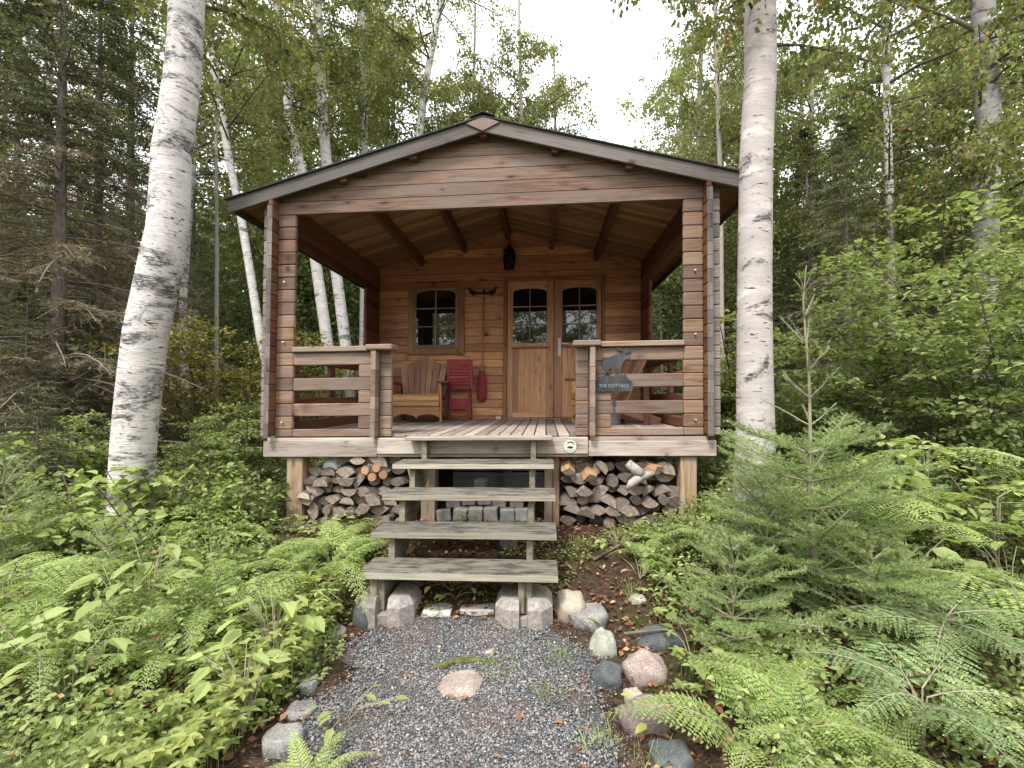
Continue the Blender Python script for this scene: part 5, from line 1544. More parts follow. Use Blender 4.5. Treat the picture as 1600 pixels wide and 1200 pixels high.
# ------------------------------------------------------------------ vegetation: placement (world metres)
VEG = __import__('json').loads('''{"trees": [["birch_tree", "large leaning white birch with peeling bark left of the cabin", [[-2.789, -0.5, -0.874], [-2.782, -0.5, -0.794], [-2.758, -0.5, -0.515], [-2.745, -0.5, -0.158], [-2.726, -0.5, 0.097], [-2.697, -0.5, 0.379], [-2.647, -0.5, 0.806], [-2.552, -0.5, 1.228], [-2.506, -0.5, 1.46], [-2.469, -0.5, 1.641], [-2.45, -0.5, 1.953], [-2.442, -0.5, 2.267], [-2.395, -0.5, 2.58], [-2.354, -0.5, 2.894], [-2.329, -0.5, 3.21], [-2.321, -0.5, 3.528], [-2.306, -0.5, 4.528], [-2.292, -0.5, 5.528], [-2.279, -0.5, 6.528], [-2.267, -0.5, 7.528], [-2.256, -0.5, 8.528], [-2.246, -0.5, 9.528]],
[0.168, 0.158, 0.153, 0.151, 0.151, 0.152, 0.152, 0.152, 0.149, 0.143, 0.14, 0.136, 0.131, 0.127, 0.124, 0.125, 0.115, 0.105, 0.095, 0.08499999999999999, 0.075, 0.065], "birch_rough", "birch", 0, 4.3, [0.9, 0.9, 0.9], 0.4, null],
["birch_tree", "large straight smooth birch in front of the right end of the cabin roof", [[2.075, -0.45, -0.765], [2.074, -0.45, -0.605], [2.072, -0.45, -0.31], [2.086, -0.45, -0.123], [2.091, -0.45, 0.112], [2.096, -0.45, 0.537], [2.108, -0.45, 1.06], [2.123, -0.45, 1.49], [2.139, -0.45, 1.972], [2.16, -0.45, 2.31], [2.187, -0.45, 2.649], [2.194, -0.45, 2.942], [2.196, -0.45, 3.237], [2.2, -0.45, 4.237], [2.204, -0.45, 5.237], [2.207, -0.45, 6.237], [2.211, -0.45, 7.237], [2.214, -0.45, 8.237], [2.216, -0.45, 9.237]],
[0.165, 0.145, 0.135, 0.133, 0.128, 0.121, 0.117, 0.115, 0.113, 0.111, 0.11, 0.109, 0.108, 0.098, 0.088, 0.078, 0.068, 0.057999999999999996, 0.048], "birch_smooth", "birch", 1, 3.6, [0.75, 0.75, 0.9], 1.1, null],
["birch_tree", "thin leaning birch just left of the left porch pillar", [[-3.064, 2.4, -0.845], [-3.189, 2.4, -0.345], [-3.549, 2.4, 1.091], [-3.729, 2.4, 2.17], [-3.88, 2.4, 3.025], [-4.052, 2.4, 3.793], [-4.185, 2.4, 4.567], [-4.32, 2.4, 5.347], [-4.425, 2.4, 6.035], [-4.516, 2.4, 7.031], [-4.6, 2.4, 8.027], [-4.678, 2.4, 9.024], [-4.75, 2.4, 10.022]],
[0.062, 0.0611, 0.0583, 0.0561, 0.0543, 0.0525, 0.0507, 0.0487, 0.0468, 0.0438, 0.0405, 0.0364, 0.03], "birch_thin", "birch", 2, 4.4, [0.8, 0.8, 0.8], 2.0, "white birches behind the left side of the cabin"],
["birch_tree", "dark scarred birch seen left through the porch opening, leaning left at the top", [[-3.858, 5.6, -0.488], [-4.002, 5.6, 0.572], [-4.115, 5.6, 1.401], [-4.402, 5.6, 3.356], [-4.605, 5.6, 4.77], [-4.78, 5.6, 5.485], [-4.986, 5.6, 6.493], [-5.076, 5.6, 7.357], [-5.226, 5.6, 8.519], [-5.286, 5.6, 9.102], [-5.348, 5.6, 10.1]],
[0.125, 0.1219, 0.1193, 0.1125, 0.1069, 0.1038, 0.099, 0.0943, 0.0869, 0.0823, 0.07], "birch_thin", "birch", 0, 6.2, [1.0, 1.0, 1.0], 3.0, "white birches behind the left side of the cabin"],
["birch_tree", "white birch second from the left through the porch side opening", [[-3.69, 5.9, -0.483], [-3.78, 5.9, 0.577], [-3.852, 5.9, 1.429], [-4.114, 5.9, 3.438], [-4.217, 5.9, 4.887], [-4.321, 5.9, 5.91], [-4.395, 5.9, 7.085], [-4.471, 5.9, 8.416], [-4.505, 5.9, 9.415], [-4.537, 5.9, 10.415], [-4.566, 5.9, 11.414]],
[0.125, 0.1231, 0.1215, 0.1171, 0.1134, 0.1105, 0.1066, 0.1013, 0.0966, 0.0905, 0.08], "birch_thin", "birch", 1, 6.4, [1.0, 1.0, 1.05], 4.2, "white birches behind the left side of the cabin"],
["birch_tree", "slim white birch just right of the pair behind the porch opening", [[-3.878, 7.0, -0.335], [-3.892, 7.0, 0.605], [-3.906, 7.0, 1.549], [-3.869, 7.0, 3.766], [-3.847, 7.0, 6.166], [-3.876, 7.0, 7.782], [-3.906, 7.0, 9.248], [-3.918, 7.0, 10.248], [-3.93, 7.0, 11.248]],
[0.095, 0.0932, 0.0914, 0.0864, 0.08, 0.0747, 0.0688, 0.0636, 0.055], "birch_thin", "birch", 2, 7.0, [1, 1, 1], 5.5, "white birches behind the left side of the cabin"],
["birch_tree", "birch leaning right behind the left half of the roof", [[-3.5, 7.2, -0.34], [-2.78, 7.2, 4.92], [-2.526, 7.2, 6.775], [-2.388, 7.2, 7.991], [-2.136, 7.2, 9.285], [-1.933, 7.2, 10.258], [-1.81, 7.2, 11.25]],
[0.11, 0.0996, 0.0943, 0.0902, 0.0847, 0.0794, 0.07], "birch_thin", "birch", 0, 7.2, [1.1, 1.1, 1.1], 0.9, "white birches behind the left side of the cabin"],
["birch_tree", "birch hidden behind the roof ridge with a broad crown", [[-1.199, 8.6, -0.719], [-1.033, 8.6, 4.161], [-0.911, 8.6, 7.758], [-0.797, 8.6, 10.302]],
[0.09, 0.0785, 0.0663, 0.05], "birch_thin", "birch", 1, 5.0, [1.0, 1.0, 0.8], 2.2, "white birches behind the left side of the cabin"],
["birch_tree", "thick pale birch at the far right behind the leafy shrub", [[6.661, 3.0, -0.621], [6.739, 3.0, 0.739], [6.781, 3.0, 1.467], [6.845, 3.0, 2.841], [6.929, 3.0, 4.04], [6.924, 3.0, 5.161], [6.907, 3.0, 5.915], [6.893, 3.0, 6.915], [6.881, 3.0, 7.915], [6.869, 3.0, 8.915], [6.859, 3.0, 9.915]],
[0.15, 0.1472, 0.1455, 0.1419, 0.1382, 0.1342, 0.1312, 0.1264, 0.1207, 0.1133, 0.1], "birch_grey", "birch", 2, 2.6, [0.95, 0.95, 1.05], 3.3, null],
["dead_tree", "thin bare grey trunk between the two left birches", [[-4.983, 3.4, -0.718], [-4.983, 3.4, 0.962], [-4.983, 3.4, 2.704], [-5.006, 3.4, 4.468], [-5.024, 3.4, 5.47], [-5.035, 3.4, 6.47]],
[0.038, 0.0342, 0.0298, 0.0245, 0.0208, 0.015], "grey_stem", "", 0, 0, 1, 0, null],
["birch_tree", "pale birch trunk seen just right of the big left birch", [[-6.499, 4.6, -0.576], [-6.551, 4.6, 1.084], [-6.587, 4.6, 2.228], [-6.516, 4.6, 3.376], [-6.419, 4.6, 4.659], [-6.374, 4.6, 5.658], [-6.332, 4.6, 6.657], [-6.293, 4.6, 7.656], [-6.257, 4.6, 8.656], [-6.224, 4.6, 9.655]],
[0.07, 0.0672, 0.0651, 0.0628, 0.0599, 0.0574, 0.0545, 0.0511, 0.047, 0.04], "birch_thin", "birch", 1, 4.8, [0.8, 0.8, 0.8], 1.0, null],
["birch_tree", "faint far birch right of the big right birch", [[6.59, 8.5, -0.098], [6.731, 8.5, 1.182], [6.897, 8.5, 2.69], [7.104, 8.5, 4.543], [7.227, 8.5, 5.558], [7.299, 8.5, 6.555], [7.366, 8.5, 7.553], [7.428, 8.5, 8.551]],
[0.085, 0.0807, 0.0752, 0.0674, 0.0625, 0.0571, 0.0505, 0.04], "birch_thin", "birch", 0, 4.6, [0.8, 0.8, 0.8], 2.6, null],
["birch_tree", "birch standing left of the frame of the clearing beside the dark spruces", [[-10.434, 5.2, -0.545], [-10.391, 5.2, 1.195], [-10.302, 5.2, 4.835], [-10.287, 5.2, 5.835], [-10.274, 5.2, 6.835], [-10.261, 5.2, 7.835], [-10.25, 5.2, 8.835], [-10.239, 5.2, 9.835], [-10.229, 5.2, 10.835]],
[0.1, 0.0952, 0.0836, 0.0798, 0.0757, 0.0712, 0.0661, 0.0599, 0.05], "birch_thin", "birch", 2, 4.8, [1.0, 1.0, 1.0], 2.9, null],
["birch_tree", "birch with drooping leaves just left of the roof ridge", [[-1.594, 8.6, -0.744], [-1.481, 8.6, 4.176], [-1.398, 8.6, 7.784], [-1.304, 8.6, 10.336], [-1.282, 8.6, 11.336]],
[0.055, 0.0484, 0.0418, 0.035, 0.03], "grey_stem", "birch", 0, 4.0, [1.0, 1.0, 1.1], 1.2, "birches behind the roof ridge"],
["birch_tree", "birch with drooping leaves just right of the roof ridge", [[-0.176, 7.6, -0.795], [-0.057, 7.6, 3.825], [0.028, 7.6, 7.119], [0.004, 7.6, 9.456], [-0.002, 7.6, 10.456], [-0.008, 7.6, 11.456]],
[0.055, 0.049, 0.0433, 0.038, 0.035, 0.03], "grey_stem", "birch", 1, 4.4, [1.0, 1.0, 1.1], 3.2, "birches behind the roof ridge"],
["birch_tree", "smaller birch edging the gap of sky", [[0.99, 9.0, -0.681], [0.957, 9.0, 4.219], [0.932, 9.0, 7.895], [0.919, 9.0, 9.754], [0.915, 9.0, 10.754]],
[0.05, 0.0448, 0.039, 0.0345, 0.03], "grey_stem", "birch", 2, 3.8, [1.0, 1.0, 1.0], 5.2, "birches behind the roof ridge"],
["birch_tree", "leafy birch above the left eave of the roof", [[-4.365, 9.5, 0.101], [-4.261, 9.5, 4.541], [-4.169, 9.5, 8.462], [-4.119, 9.5, 11.239]],
[0.08, 0.0732, 0.0639, 0.05], "grey_stem", "birch", 2, 3.8, [1.0, 1.0, 1.1], 0.2, "birches behind the roof ridge"],
["birch_tree", "leafy birch above the thin leaning birch", [[-6.904, 8.0, -0.216], [-6.941, 8.0, 1.364], [-7.048, 8.0, 5.946], [-7.153, 8.0, 9.536]],
[0.07, 0.0673, 0.0567, 0.04], "grey_stem", "birch", 1, 3.8, [0.9, 0.9, 1.0], 2.8, "birches behind the roof ridge"],
["birch_tree", "leafy birch between the big right birch and the far right birch", [[5.944, 3.6, -0.58], [5.96, 3.6, 0.8], [5.991, 3.6, 3.422], [6.004, 3.6, 5.472], [6.008, 3.6, 6.472], [6.011, 3.6, 7.472], [6.015, 3.6, 8.472], [6.018, 3.6, 9.472], [6.02, 3.6, 10.472]],
[0.06, 0.0589, 0.0564, 0.0537, 0.0521, 0.0503, 0.048, 0.0452, 0.04], "birch_thin", "birch", 0, 3.3, [0.95, 0.95, 1.0], 3.8, "birches behind the roof ridge"],
["birch_tree", "slender leafy birch right behind the big right birch", [[4.994, 6.2, -0.436], [5.038, 6.2, 1.024], [5.147, 6.2, 4.62], [5.185, 6.2, 7.43], [5.193, 6.2, 8.43], [5.201, 6.2, 9.43]],
[0.07, 0.0675, 0.0599, 0.0514, 0.0472, 0.04], "birch_thin", "birch", 2, 3.0, [0.85, 0.85, 1.0], 4.8, "birches behind the roof ridge"],
["birch_tree", "leafy birch between the gap of sky and the big right birch", [[4.168, 7.6, -0.31], [4.214, 7.6, 1.15], [4.343, 7.6, 5.279], [4.516, 7.6, 8.499], [4.548, 7.6, 9.498], [4.578, 7.6, 10.498]],
[0.07, 0.0677, 0.0598, 0.0507, 0.0467, 0.04], "grey_stem", "birch", 1, 4.0, [0.85, 0.85, 1.05], 1.8, "birches behind the roof ridge"],
["birch_tree", "birch whose crown overhangs the gap of sky from the right", [[3.729, 4.6, -0.543], [3.749, 4.6, 0.917], [3.791, 4.6, 3.963], [3.774, 4.6, 6.347], [3.77, 4.6, 7.347], [3.766, 4.6, 8.347], [3.762, 4.6, 9.347]],
[0.05, 0.0484, 0.0444, 0.0402, 0.0379, 0.035, 0.03], "grey_stem", "birch", 2, 4.6, [0.62, 0.62, 0.85], 3.8, "birches behind the roof ridge"],
["aspen_tree", "pale green aspen right of the gap of sky above the roof", [[4.752, 11.0, 0.195], [4.794, 11.0, 1.415], [4.977, 11.0, 6.771], [4.997, 11.0, 7.771], [5.016, 11.0, 8.771], [5.034, 11.0, 9.77], [5.05, 11.0, 10.77]],
[0.1, 0.0953, 0.0708, 0.0651, 0.0588, 0.0514, 0.04], "grey_stem", "aspen", 0, 2.4, [1.2, 1.2, 1.2], 0.0, "leafy trees beyond the right side of the cabin"],
["aspen_tree", "light green aspen just left of the big right birch", [[5.391, 9.5, -0.017], [5.438, 9.5, 1.283], [5.611, 9.5, 6.073], [5.633, 9.5, 7.073], [5.653, 9.5, 8.073]],
[0.1, 0.0934, 0.0628, 0.0538, 0.04], "grey_stem", "aspen", 1, 2.2, [1.0, 1.0, 1.0], 1.3, "leafy trees beyond the right side of the cabin"],
["aspen_tree", "green aspen just right of the big right birch", [[6.812, 7.5, -0.281], [6.868, 7.5, 1.099], [7.031, 7.5, 5.119], [7.055, 7.5, 6.119], [7.078, 7.5, 7.118], [7.099, 7.5, 8.118]],
[0.1, 0.0932, 0.0696, 0.0622, 0.0535, 0.04], "grey_stem", "aspen", 0, 2.6, [0.95, 0.95, 0.95], 2.6, "leafy trees beyond the right side of the cabin"],
["aspen_tree", "tall aspen behind the leafy shrub on the right", [[9.37, 9.5, -0.021], [9.423, 9.5, 1.219], [9.625, 9.5, 5.901], [9.651, 9.5, 6.901], [9.675, 9.5, 7.9], [9.697, 9.5, 8.9], [9.718, 9.5, 9.9]],
[0.1, 0.0949, 0.0722, 0.0663, 0.0597, 0.0519, 0.04], "grey_stem", "aspen", 1, 2.6, [1.1, 1.1, 1.1], 3.9000000000000004, "leafy trees beyond the right side of the cabin"],
["aspen_tree", "leafy aspen left of the far right birch", [[8.415, 6.0, -0.448], [8.48, 6.0, 0.952], [8.639, 6.0, 4.38], [8.667, 6.0, 5.38], [8.693, 6.0, 6.379], [8.716, 6.0, 7.379], [8.738, 6.0, 8.379]],
[0.1, 0.0934, 0.075, 0.0686, 0.0614, 0.053, 0.04], "grey_stem", "aspen", 0, 3.0, [0.95, 0.95, 0.95], 5.2, "leafy trees beyond the right side of the cabin"],
["aspen_tree", "leafy aspen at the right edge of the view", [[9.357, 5.0, -0.484], [9.425, 5.0, 0.856], [9.579, 5.0, 3.894], [9.609, 5.0, 4.894], [9.638, 5.0, 5.893], [9.664, 5.0, 6.893], [9.688, 5.0, 7.893], [9.71, 5.0, 8.892]],
[0.1, 0.0941, 0.0791, 0.0735, 0.0674, 0.0605, 0.0524, 0.04], "grey_stem", "aspen", 1, 2.6, [1.0, 1.0, 1.0], 6.5, "leafy trees beyond the right side of the cabin"],
["aspen_tree", "small far aspen low in the gap of sky", [[4.372, 15.0, 0.743], [4.404, 15.0, 1.743], [4.625, 15.0, 8.572], [4.644, 15.0, 9.572]],
[0.1, 0.0954, 0.053, 0.04], "grey_stem", "aspen", 1, 2.2, [1.05, 1.05, 1.05], 7.800000000000001, "leafy trees beyond the right side of the cabin"],
["aspen_tree", "leafy aspen behind the thin leaning birch", [[-7.979, 9.0, 0.001], [-7.962, 9.0, 1.461], [-7.903, 9.0, 6.43], [-7.896, 9.0, 7.43], [-7.889, 9.0, 8.43], [-7.883, 9.0, 9.43], [-7.878, 9.0, 10.43], [-7.872, 9.0, 11.43]],
[0.1, 0.0948, 0.0741, 0.0692, 0.0638, 0.0578, 0.0507, 0.04], "grey_stem", "aspen", 0, 2.6, [1.3, 1.3, 1.3], 1.0, "leafy trees beyond the left side of the cabin"],
["aspen_tree", "leafy aspen behind the pair of birches", [[-7.486, 11.0, 0.354], [-7.467, 11.0, 1.614], [-7.383, 11.0, 7.301], [-7.374, 11.0, 8.301], [-7.366, 11.0, 9.301], [-7.358, 11.0, 10.301], [-7.351, 11.0, 11.301], [-7.345, 11.0, 12.301], [-7.339, 11.0, 13.301]],
[0.1, 0.096, 0.0755, 0.0713, 0.0667, 0.0618, 0.0563, 0.0498, 0.04], "grey_stem", "aspen", 1, 3.0, [1.5, 1.5, 1.5], 2.3, "leafy trees beyond the left side of the cabin"],
["aspen_tree", "leafy aspen behind the left slope of the roof", [[-4.786, 11.5, 0.41], [-4.763, 11.5, 1.61], [-4.65, 11.5, 7.407], [-4.638, 11.5, 8.407], [-4.627, 11.5, 9.407], [-4.617, 11.5, 10.407], [-4.608, 11.5, 11.407], [-4.6, 11.5, 12.407], [-4.592, 11.5, 13.407]],
[0.1, 0.0962, 0.0754, 0.0712, 0.0666, 0.0617, 0.0562, 0.0498, 0.04], "grey_stem", "aspen", 0, 3.0, [1.5, 1.5, 1.5], 3.6, "leafy trees beyond the left side of the cabin"],
["aspen_tree", "leafy aspen just right of the roof ridge", [[-0.244, 13.0, -0.323], [-0.192, 13.0, 1.657], [-0.028, 13.0, 7.878], [-0.012, 13.0, 8.878], [0.002, 13.0, 9.878], [0.016, 13.0, 10.878], [0.029, 13.0, 11.878]],
[0.1, 0.0933, 0.0679, 0.0627, 0.057, 0.0502, 0.04], "grey_stem", "aspen", 0, 3.0, [1.15, 1.15, 1.15], 4.9, "leafy trees beyond the left side of the cabin"],
["aspen_tree", "tall aspen behind the viewpoint, far left of the four", [[-4.5, -12, -1.0572697875898884], [-4.5, -12, 3], [-4.4, -12, 6], [-4.5, -12, 9]],
[0.14, 0.12, 0.08, 0.03], "grey_stem", "aspen", 0, 1.8, [1.1, 1.1, 1.0], 0.0, "aspens behind the viewpoint"],
["aspen_tree", "tall aspen behind the viewpoint, second from the right", [[1.5, -14, -1.2247784441250362], [1.5, -14, 3], [1.6, -14, 6], [1.5, -14, 9]],
[0.14, 0.12, 0.08, 0.03], "grey_stem", "aspen", 1, 1.8, [1.1, 1.1, 1.0], 1.1, "aspens behind the viewpoint"],
["aspen_tree", "tall aspen behind the viewpoint, far right of the four", [[5.5, -11, -1.1849757320277068], [5.5, -11, 3], [5.6, -11, 6], [5.5, -11, 9]],
[0.14, 0.12, 0.08, 0.03], "grey_stem", "aspen", 0, 1.8, [1.1, 1.1, 1.0], 2.2, "aspens behind the viewpoint"],
["aspen_tree", "tall aspen behind the viewpoint, second from the left", [[-1.5, -16, -1.1416206146379007], [-1.5, -16, 3], [-1.4, -16, 6], [-1.5, -16, 9]],
[0.14, 0.12, 0.08, 0.03], "grey_stem", "aspen", 1, 1.8, [1.1, 1.1, 1.0], 3.3000000000000003, "aspens behind the viewpoint"]], "conifers": [["dead", "big dark spruce with brown dead lower branches left of the big left birch", -5.58, 1.4, 0.95, 0.3, "dark spruces on the left"],
["mixed", "dark spruce with drooping twigs at the left edge of the view", -6.213, 0.9, 0.85, 2.3, "dark spruces on the left"],
["mixed", "spruce behind the big left birch trunk", -6.568, 3.4, 1.0, 1.2, "dark spruces on the left"],
["dead", "spruce with bare brown branches farther back on the left", -9.72, 4.2, 1.05, 4.3, "dark spruces on the left"],
["live2", "low dense green spruce under the dead branches at the far left", -5.405, 0.9, 0.42, 0.8, "dark spruces on the left"],
["mixed", "dark spruce between the big left birch and the thin birch", -7.925, 6.5, 0.95, 2.9, "dark spruces on the left"],
["live", "dark spruce well behind the thin leaning birch", -7.878, 9.5, 0.9, 0.5, "dark spruces on the left"],
["live", "far dark spruce behind the left porch opening", -7.051, 12, 0.85, 1.7, "dark spruces on the left"],
["mixed", "far spruce at the upper left edge of the wood", -13.647, 9, 1.15, 3.7, "dark spruces on the left"],
["dead", "spruce with brown dead inner branches behind the fir sapling", 5.327, 3.6, 0.62, 0.9, "dark spruces on the right"],
["mixed", "spruce with brown branches right of the big right birch", 6.196, 6.2, 0.72, 2.2, "dark spruces on the right"],
["live2", "dark green young spruce low behind the right porch corner", 4.315, 4.6, 0.62, 3.3, "dark spruces on the right"],
["live", "dark spruce at the far right behind the shrub", 7.765, 4.6, 0.68, 4.3, "dark spruces on the right"],
["live2", "dark low spruce at the right edge of the view", 6.579, 2.0, 0.5, 5.3, "dark spruces on the right"],
["dead", "brownish spruce in the middle of the wood on the right", 7.666, 5.6, 0.68, 1.9, "dark spruces on the right"],
["live2", "young green spruce just behind the fern bank on the right", 4.689, 1.6, 0.36, 2.9, "dark spruces on the right"],
["live", "far spruce seen through the right porch opening", 3.775, 9.0, 0.62, 0.2, "dark spruces on the right"],
["live2", "far low spruce behind the right porch pillar", 6.716, 12.5, 0.9, 1.1, "dark spruces on the right"],
["dead", "brown spruce close behind the big left birch", -5.899, 2.2, 0.9, 5.3, "dark spruces on the left"],
["dead", "brown twiggy spruce left of the two near dark spruces", -8.553, 2.0, 1.0, 3.3, "dark spruces on the left"],
["mixed", "tall spruce at the upper left corner", -12.962, 6.5, 1.2, 0.9, "dark spruces on the left"],
["live2", "low green spruce under the brown spruce branches", -5.253, 1.5, 0.4, 1.9, "dark spruces on the left"],
["mixed", "slender spruce right behind the pale birch trunk", -7.371, 5.2, 0.8, 3.1, "dark spruces on the left"],
["small", "small green spruce seedling left of the big left birch", -4.053, -0.1, 0.55, 1.2, null]], "shrubs": [["alder", "tall leafy alder at the right with layered leaves", 4.288, 0.9, 0.86, 0.4, "leafy shrubs on the right", "shrub", "shrub"],
["alder", "tall leafy alder at the right edge of the view", 4.7, 0.4, 0.82, 2.0, "leafy shrubs on the right", "shrub", "shrub"],
["alder", "leafy alder behind the layered alders on the right", 5.742, 2.2, 1.0, 3.2, "leafy shrubs on the right", "shrub", "shrub"],
["maple", "leafy maple shrub left of the tall alders", 4.649, 2.4, 0.95, 1.2, "leafy shrubs on the right", "shrub", "shrub"],
["maple", "dark leafy maple shrub low behind the fir sapling", 3.674, 1.3, 0.65, 2.2, "leafy shrubs on the right", "shrub", "shrub"],
["maple", "leafy shrub low at the right behind the ferns", 4.331, 0.4, 0.62, 4.2, "leafy shrubs on the right", "shrub", "shrub"],
["yellow", "bright yellow green shrub behind the right porch corner", 3.228, 2.9, 1.25, 1.0, null, "shrub", "shrub"],
["yellow", "yellow green shrub seen through the right side railing", 2.745, 3.0, 0.8, 2.0, null, "shrub", "shrub"],
["yellow", "small yellow bush right of the big right birch", 3.818, 2.6, 0.42, 2.7, null, "shrub", "shrub"],
["olive", "olive yellow bush between the big left birch and the thin birch", -4.562, 2.5, 1.25, 0.2, null, "shrub", "shrub"],
["olive", "olive yellow bush behind the thin leaning birch", -4.283, 3.0, 1.3, 1.9, null, "shrub", "shrub"],
["olive", "low olive bush seen through the left porch opening", -4.036, 4.6, 1.1, 2.6, null, "shrub", "shrub"],
["dark", "dark leafy bush just left of the left porch pillar", -3.353, 1.6, 0.75, 0.7, "dark bushes beside the cabin", "shrub", "shrub"],
["dark", "dark leafy bush right of the big left birch", -3.386, 0.9, 0.62, 1.9, "dark bushes beside the cabin", "shrub", "shrub"],
["dark", "dark leafy bush behind the big left birch", -4.537, 0.9, 0.7, 2.9, "dark bushes beside the cabin", "shrub", "shrub"],
["dark", "dark leafy bush at the far left", -4.558, 0.1, 0.62, 3.9, "dark bushes beside the cabin", "shrub", "shrub"],
["dark", "dark leafy bush right of the right porch post", 2.619, 1.2, 0.5, 4.9, "dark bushes beside the cabin", "shrub", "shrub"],
["dark", "dark leafy bush behind the bracken at the right", 3.831, 0.6, 0.62, 0.9, "dark bushes beside the cabin", "shrub", "shrub"],
["dark", "dark leafy bush right of the big right birch", 3.604, 1.8, 0.7, 1.1, "dark bushes beside the cabin", "shrub", "shrub"],
["sapling", "sapling with pale heart shaped leaves left of the big left birch foot", -2.809, -0.75, 1.0, 0.6, "sprouts at the big left birch", "sapling", "sapling"],
["sapling", "leafy sprout in front of the big left birch foot", -2.345, -0.8, 0.95, 2.1, "sprouts at the big left birch", "sapling", "sapling"],
["sapling", "leafy sprout just right of the big left birch", -2.457, -0.5, 0.85, 3.6, "sprouts at the big left birch", "sapling", "sapling"],
["sapling", "pale leafy sprout right of the fir sapling", 2.758, -0.6, 1.0, 4.6, null, "sapling", "sapling"],
["sapling", "broad leaved sprout at the right edge above the ferns", 3.482, -0.8, 0.9, 0.3, null, "sapling", "sapling"],
["sapling", "bright sapling in the left foreground cover", -2.033, -1.6, 0.6, 1.6, null, "sapling", "sapling"],
["sapling", "thin bright sapling rising from the cover left of the path", -1.327, -1.5, 0.45, 2.9, null, "sapling", "sapling"],
["sapling", "pale sapling beside the dark fallen branch", -1.935, -0.3, 0.6, 3.9, null, "sapling", "sapling"],
["sapling", "leafy sapling on the slope midway between the big left birch and the left porch post", -2.396, -0.1, 0.9, 1.1, null, "sapling", "sapling"],
["sapling", "pale sapling low behind the sprouts at the big left birch", -3.961, 0.1, 1.1, 2.1, null, "sapling", "sapling"],
["maple", "leafy maple shrub close behind the left sprouts", -4.406, 0.5, 0.5, 3.1, null, "shrub", "shrub"],
["maple", "leafy maple shrub against the left side of the cabin", -2.847, 0.9, 0.5, 4.1, null, "shrub", "shrub"]], "ferns": [["lady", 2, "bright upright fern just left of the lower steps", -0.982, -0.927, 1.15, 0.4, "ferns on the left", 0, [0, 0]],
["lady", 0, "fern leaning up beside the left woodpile and the third step", -1.015, -0.671, 0.85, 1.9, "ferns on the left", 0, [0, 0]],
["lady", 0, "fern left of the bright fern by the steps", -1.078, -1.113, 0.5, 2.9, "ferns on the left", 0, [0, 0]],
["lady", 1, "fern at the right foot of the big left birch", -2.012, -0.784, 1.0, 0.9, "ferns on the left", 0, [0, 0]],
["lady", 2, "fern right of the big left birch below the cabin corner", -1.941, -0.55, 0.8, 3.9, "ferns on the left", 0, [0, 0]],
["lady", 0, "pale fern in front of the big left birch", -2.177, -1.254, 1.0, 0.2, "ferns on the left", 0, [0, 0]],
["lady", 1, "pale fern at the left edge of the view, upper", -2.78, -1.257, 1.0, 1.3, "ferns on the left", 0, [0, 0]],
["lady", 2, "pale fern left of the sprouts", -2.297, -1.432, 0.9, 2.3, "ferns on the left", 0, [0, 0]],
["lady", 0, "small fern among the cover at the lower left", -1.756, -2.005, 1.05, 3.1, "ferns on the left", 0, [0, 0]],
["lady", 1, "fern low at the bottom left corner", -1.153, -2.361, 0.75, 5.1, "ferns on the left", 0, [0, 0]],
["lady", 1, "small fern at the bottom edge left of the path", -0.314, -2.34, 0.5, 0.6, "ferns on the left", 0, [0, 0]],
["lady", 0, "small pale fern right of the right woodpile", 1.25, -0.618, 0.55, 0.7, "ferns on the right", 0, [0, 0]],
["lady", 1, "small fern below the right porch post", 1.497, -0.531, 0.6, 2.0, "ferns on the right", 0, [0, 0]],
["lady", 0, "fern at the foot of the big right birch", 1.703, -0.707, 0.7, 3.2, "ferns on the right", 0, [0, 0]],
["bracken", 0, "bracken with broad fronds above the fern bank, nearest the fir sapling", 2.71, -0.805, 1.0, 0.5, "ferns on the right", 0, [0, 0]],
["bracken", 1, "bracken in the middle of the bank on the right", 3.02, -0.851, 1.05, 1.6, "ferns on the right", 0, [0, 0]],
["bracken", 0, "tall bracken at the right edge of the bank", 3.332, -0.879, 1.1, 2.9, "ferns on the right", 0, [0, 0]],
["bracken", 1, "bracken in front of the right bank", 2.688, -1.373, 0.95, 4.0, "ferns on the right", 0, [0, 0]],
["bracken", 0, "bracken low at the right edge of the view", 2.822, -1.552, 0.95, 5.2, "ferns on the right", 0, [0, 0]],
["bracken", 1, "bracken right behind the fir sapling", 2.601, -0.605, 0.9, 0.2, "ferns on the right", 0, [0, 0]],
["bracken", 0, "far bracken high on the right bank", 3.491, -0.161, 1.1, 1.1, "ferns on the right", 0, [0, 0]],
["bracken", 1, "far bracken at the upper right of the bank", 4.468, 0.191, 1.1, 3.5, "ferns on the right", 0, [0, 0]],
["lady", 2, "big fern at the bottom right beside the dark stone", 1.347, -2.13, 0.85, 0.9, "ferns on the right", 0, [0, 0]],
["lady", 0, "big fern in the bottom right foreground, second from the path", 1.581, -2.122, 0.9, 2.2, "ferns on the right", 0, [0, 0]],
["lady", 2, "upright fern behind the two foreground ferns on the right", 1.64, -1.837, 0.75, 3.9, "ferns on the right", 0, [0, 0]],
["lady", 1, "fern in the foreground under the cedar", 1.736, -2.161, 0.8, 4.9, "ferns on the right", 0, [0, 0]],
["cedar", 0, "flat sprayed young cedar at the lower right", 1.981, -2.044, 1.15, 0.5, "young cedars", 0, [0, 0]],
["cedar", 1, "young cedar at the bottom right corner", 2.169, -2.09, 1.15, 2.0, "young cedars", 0, [0, 0]],
["cedar", 1, "small cedar under the bracken on the right", 2.35, -1.707, 1.0, 3.3, "young cedars", 0, [0, 0]],
["lady", 1, "leafy fern in the middle of the cover on the left", -1.293, -1.829, 1.05, 0.7, "ferns on the left", 0, [0, 0]],
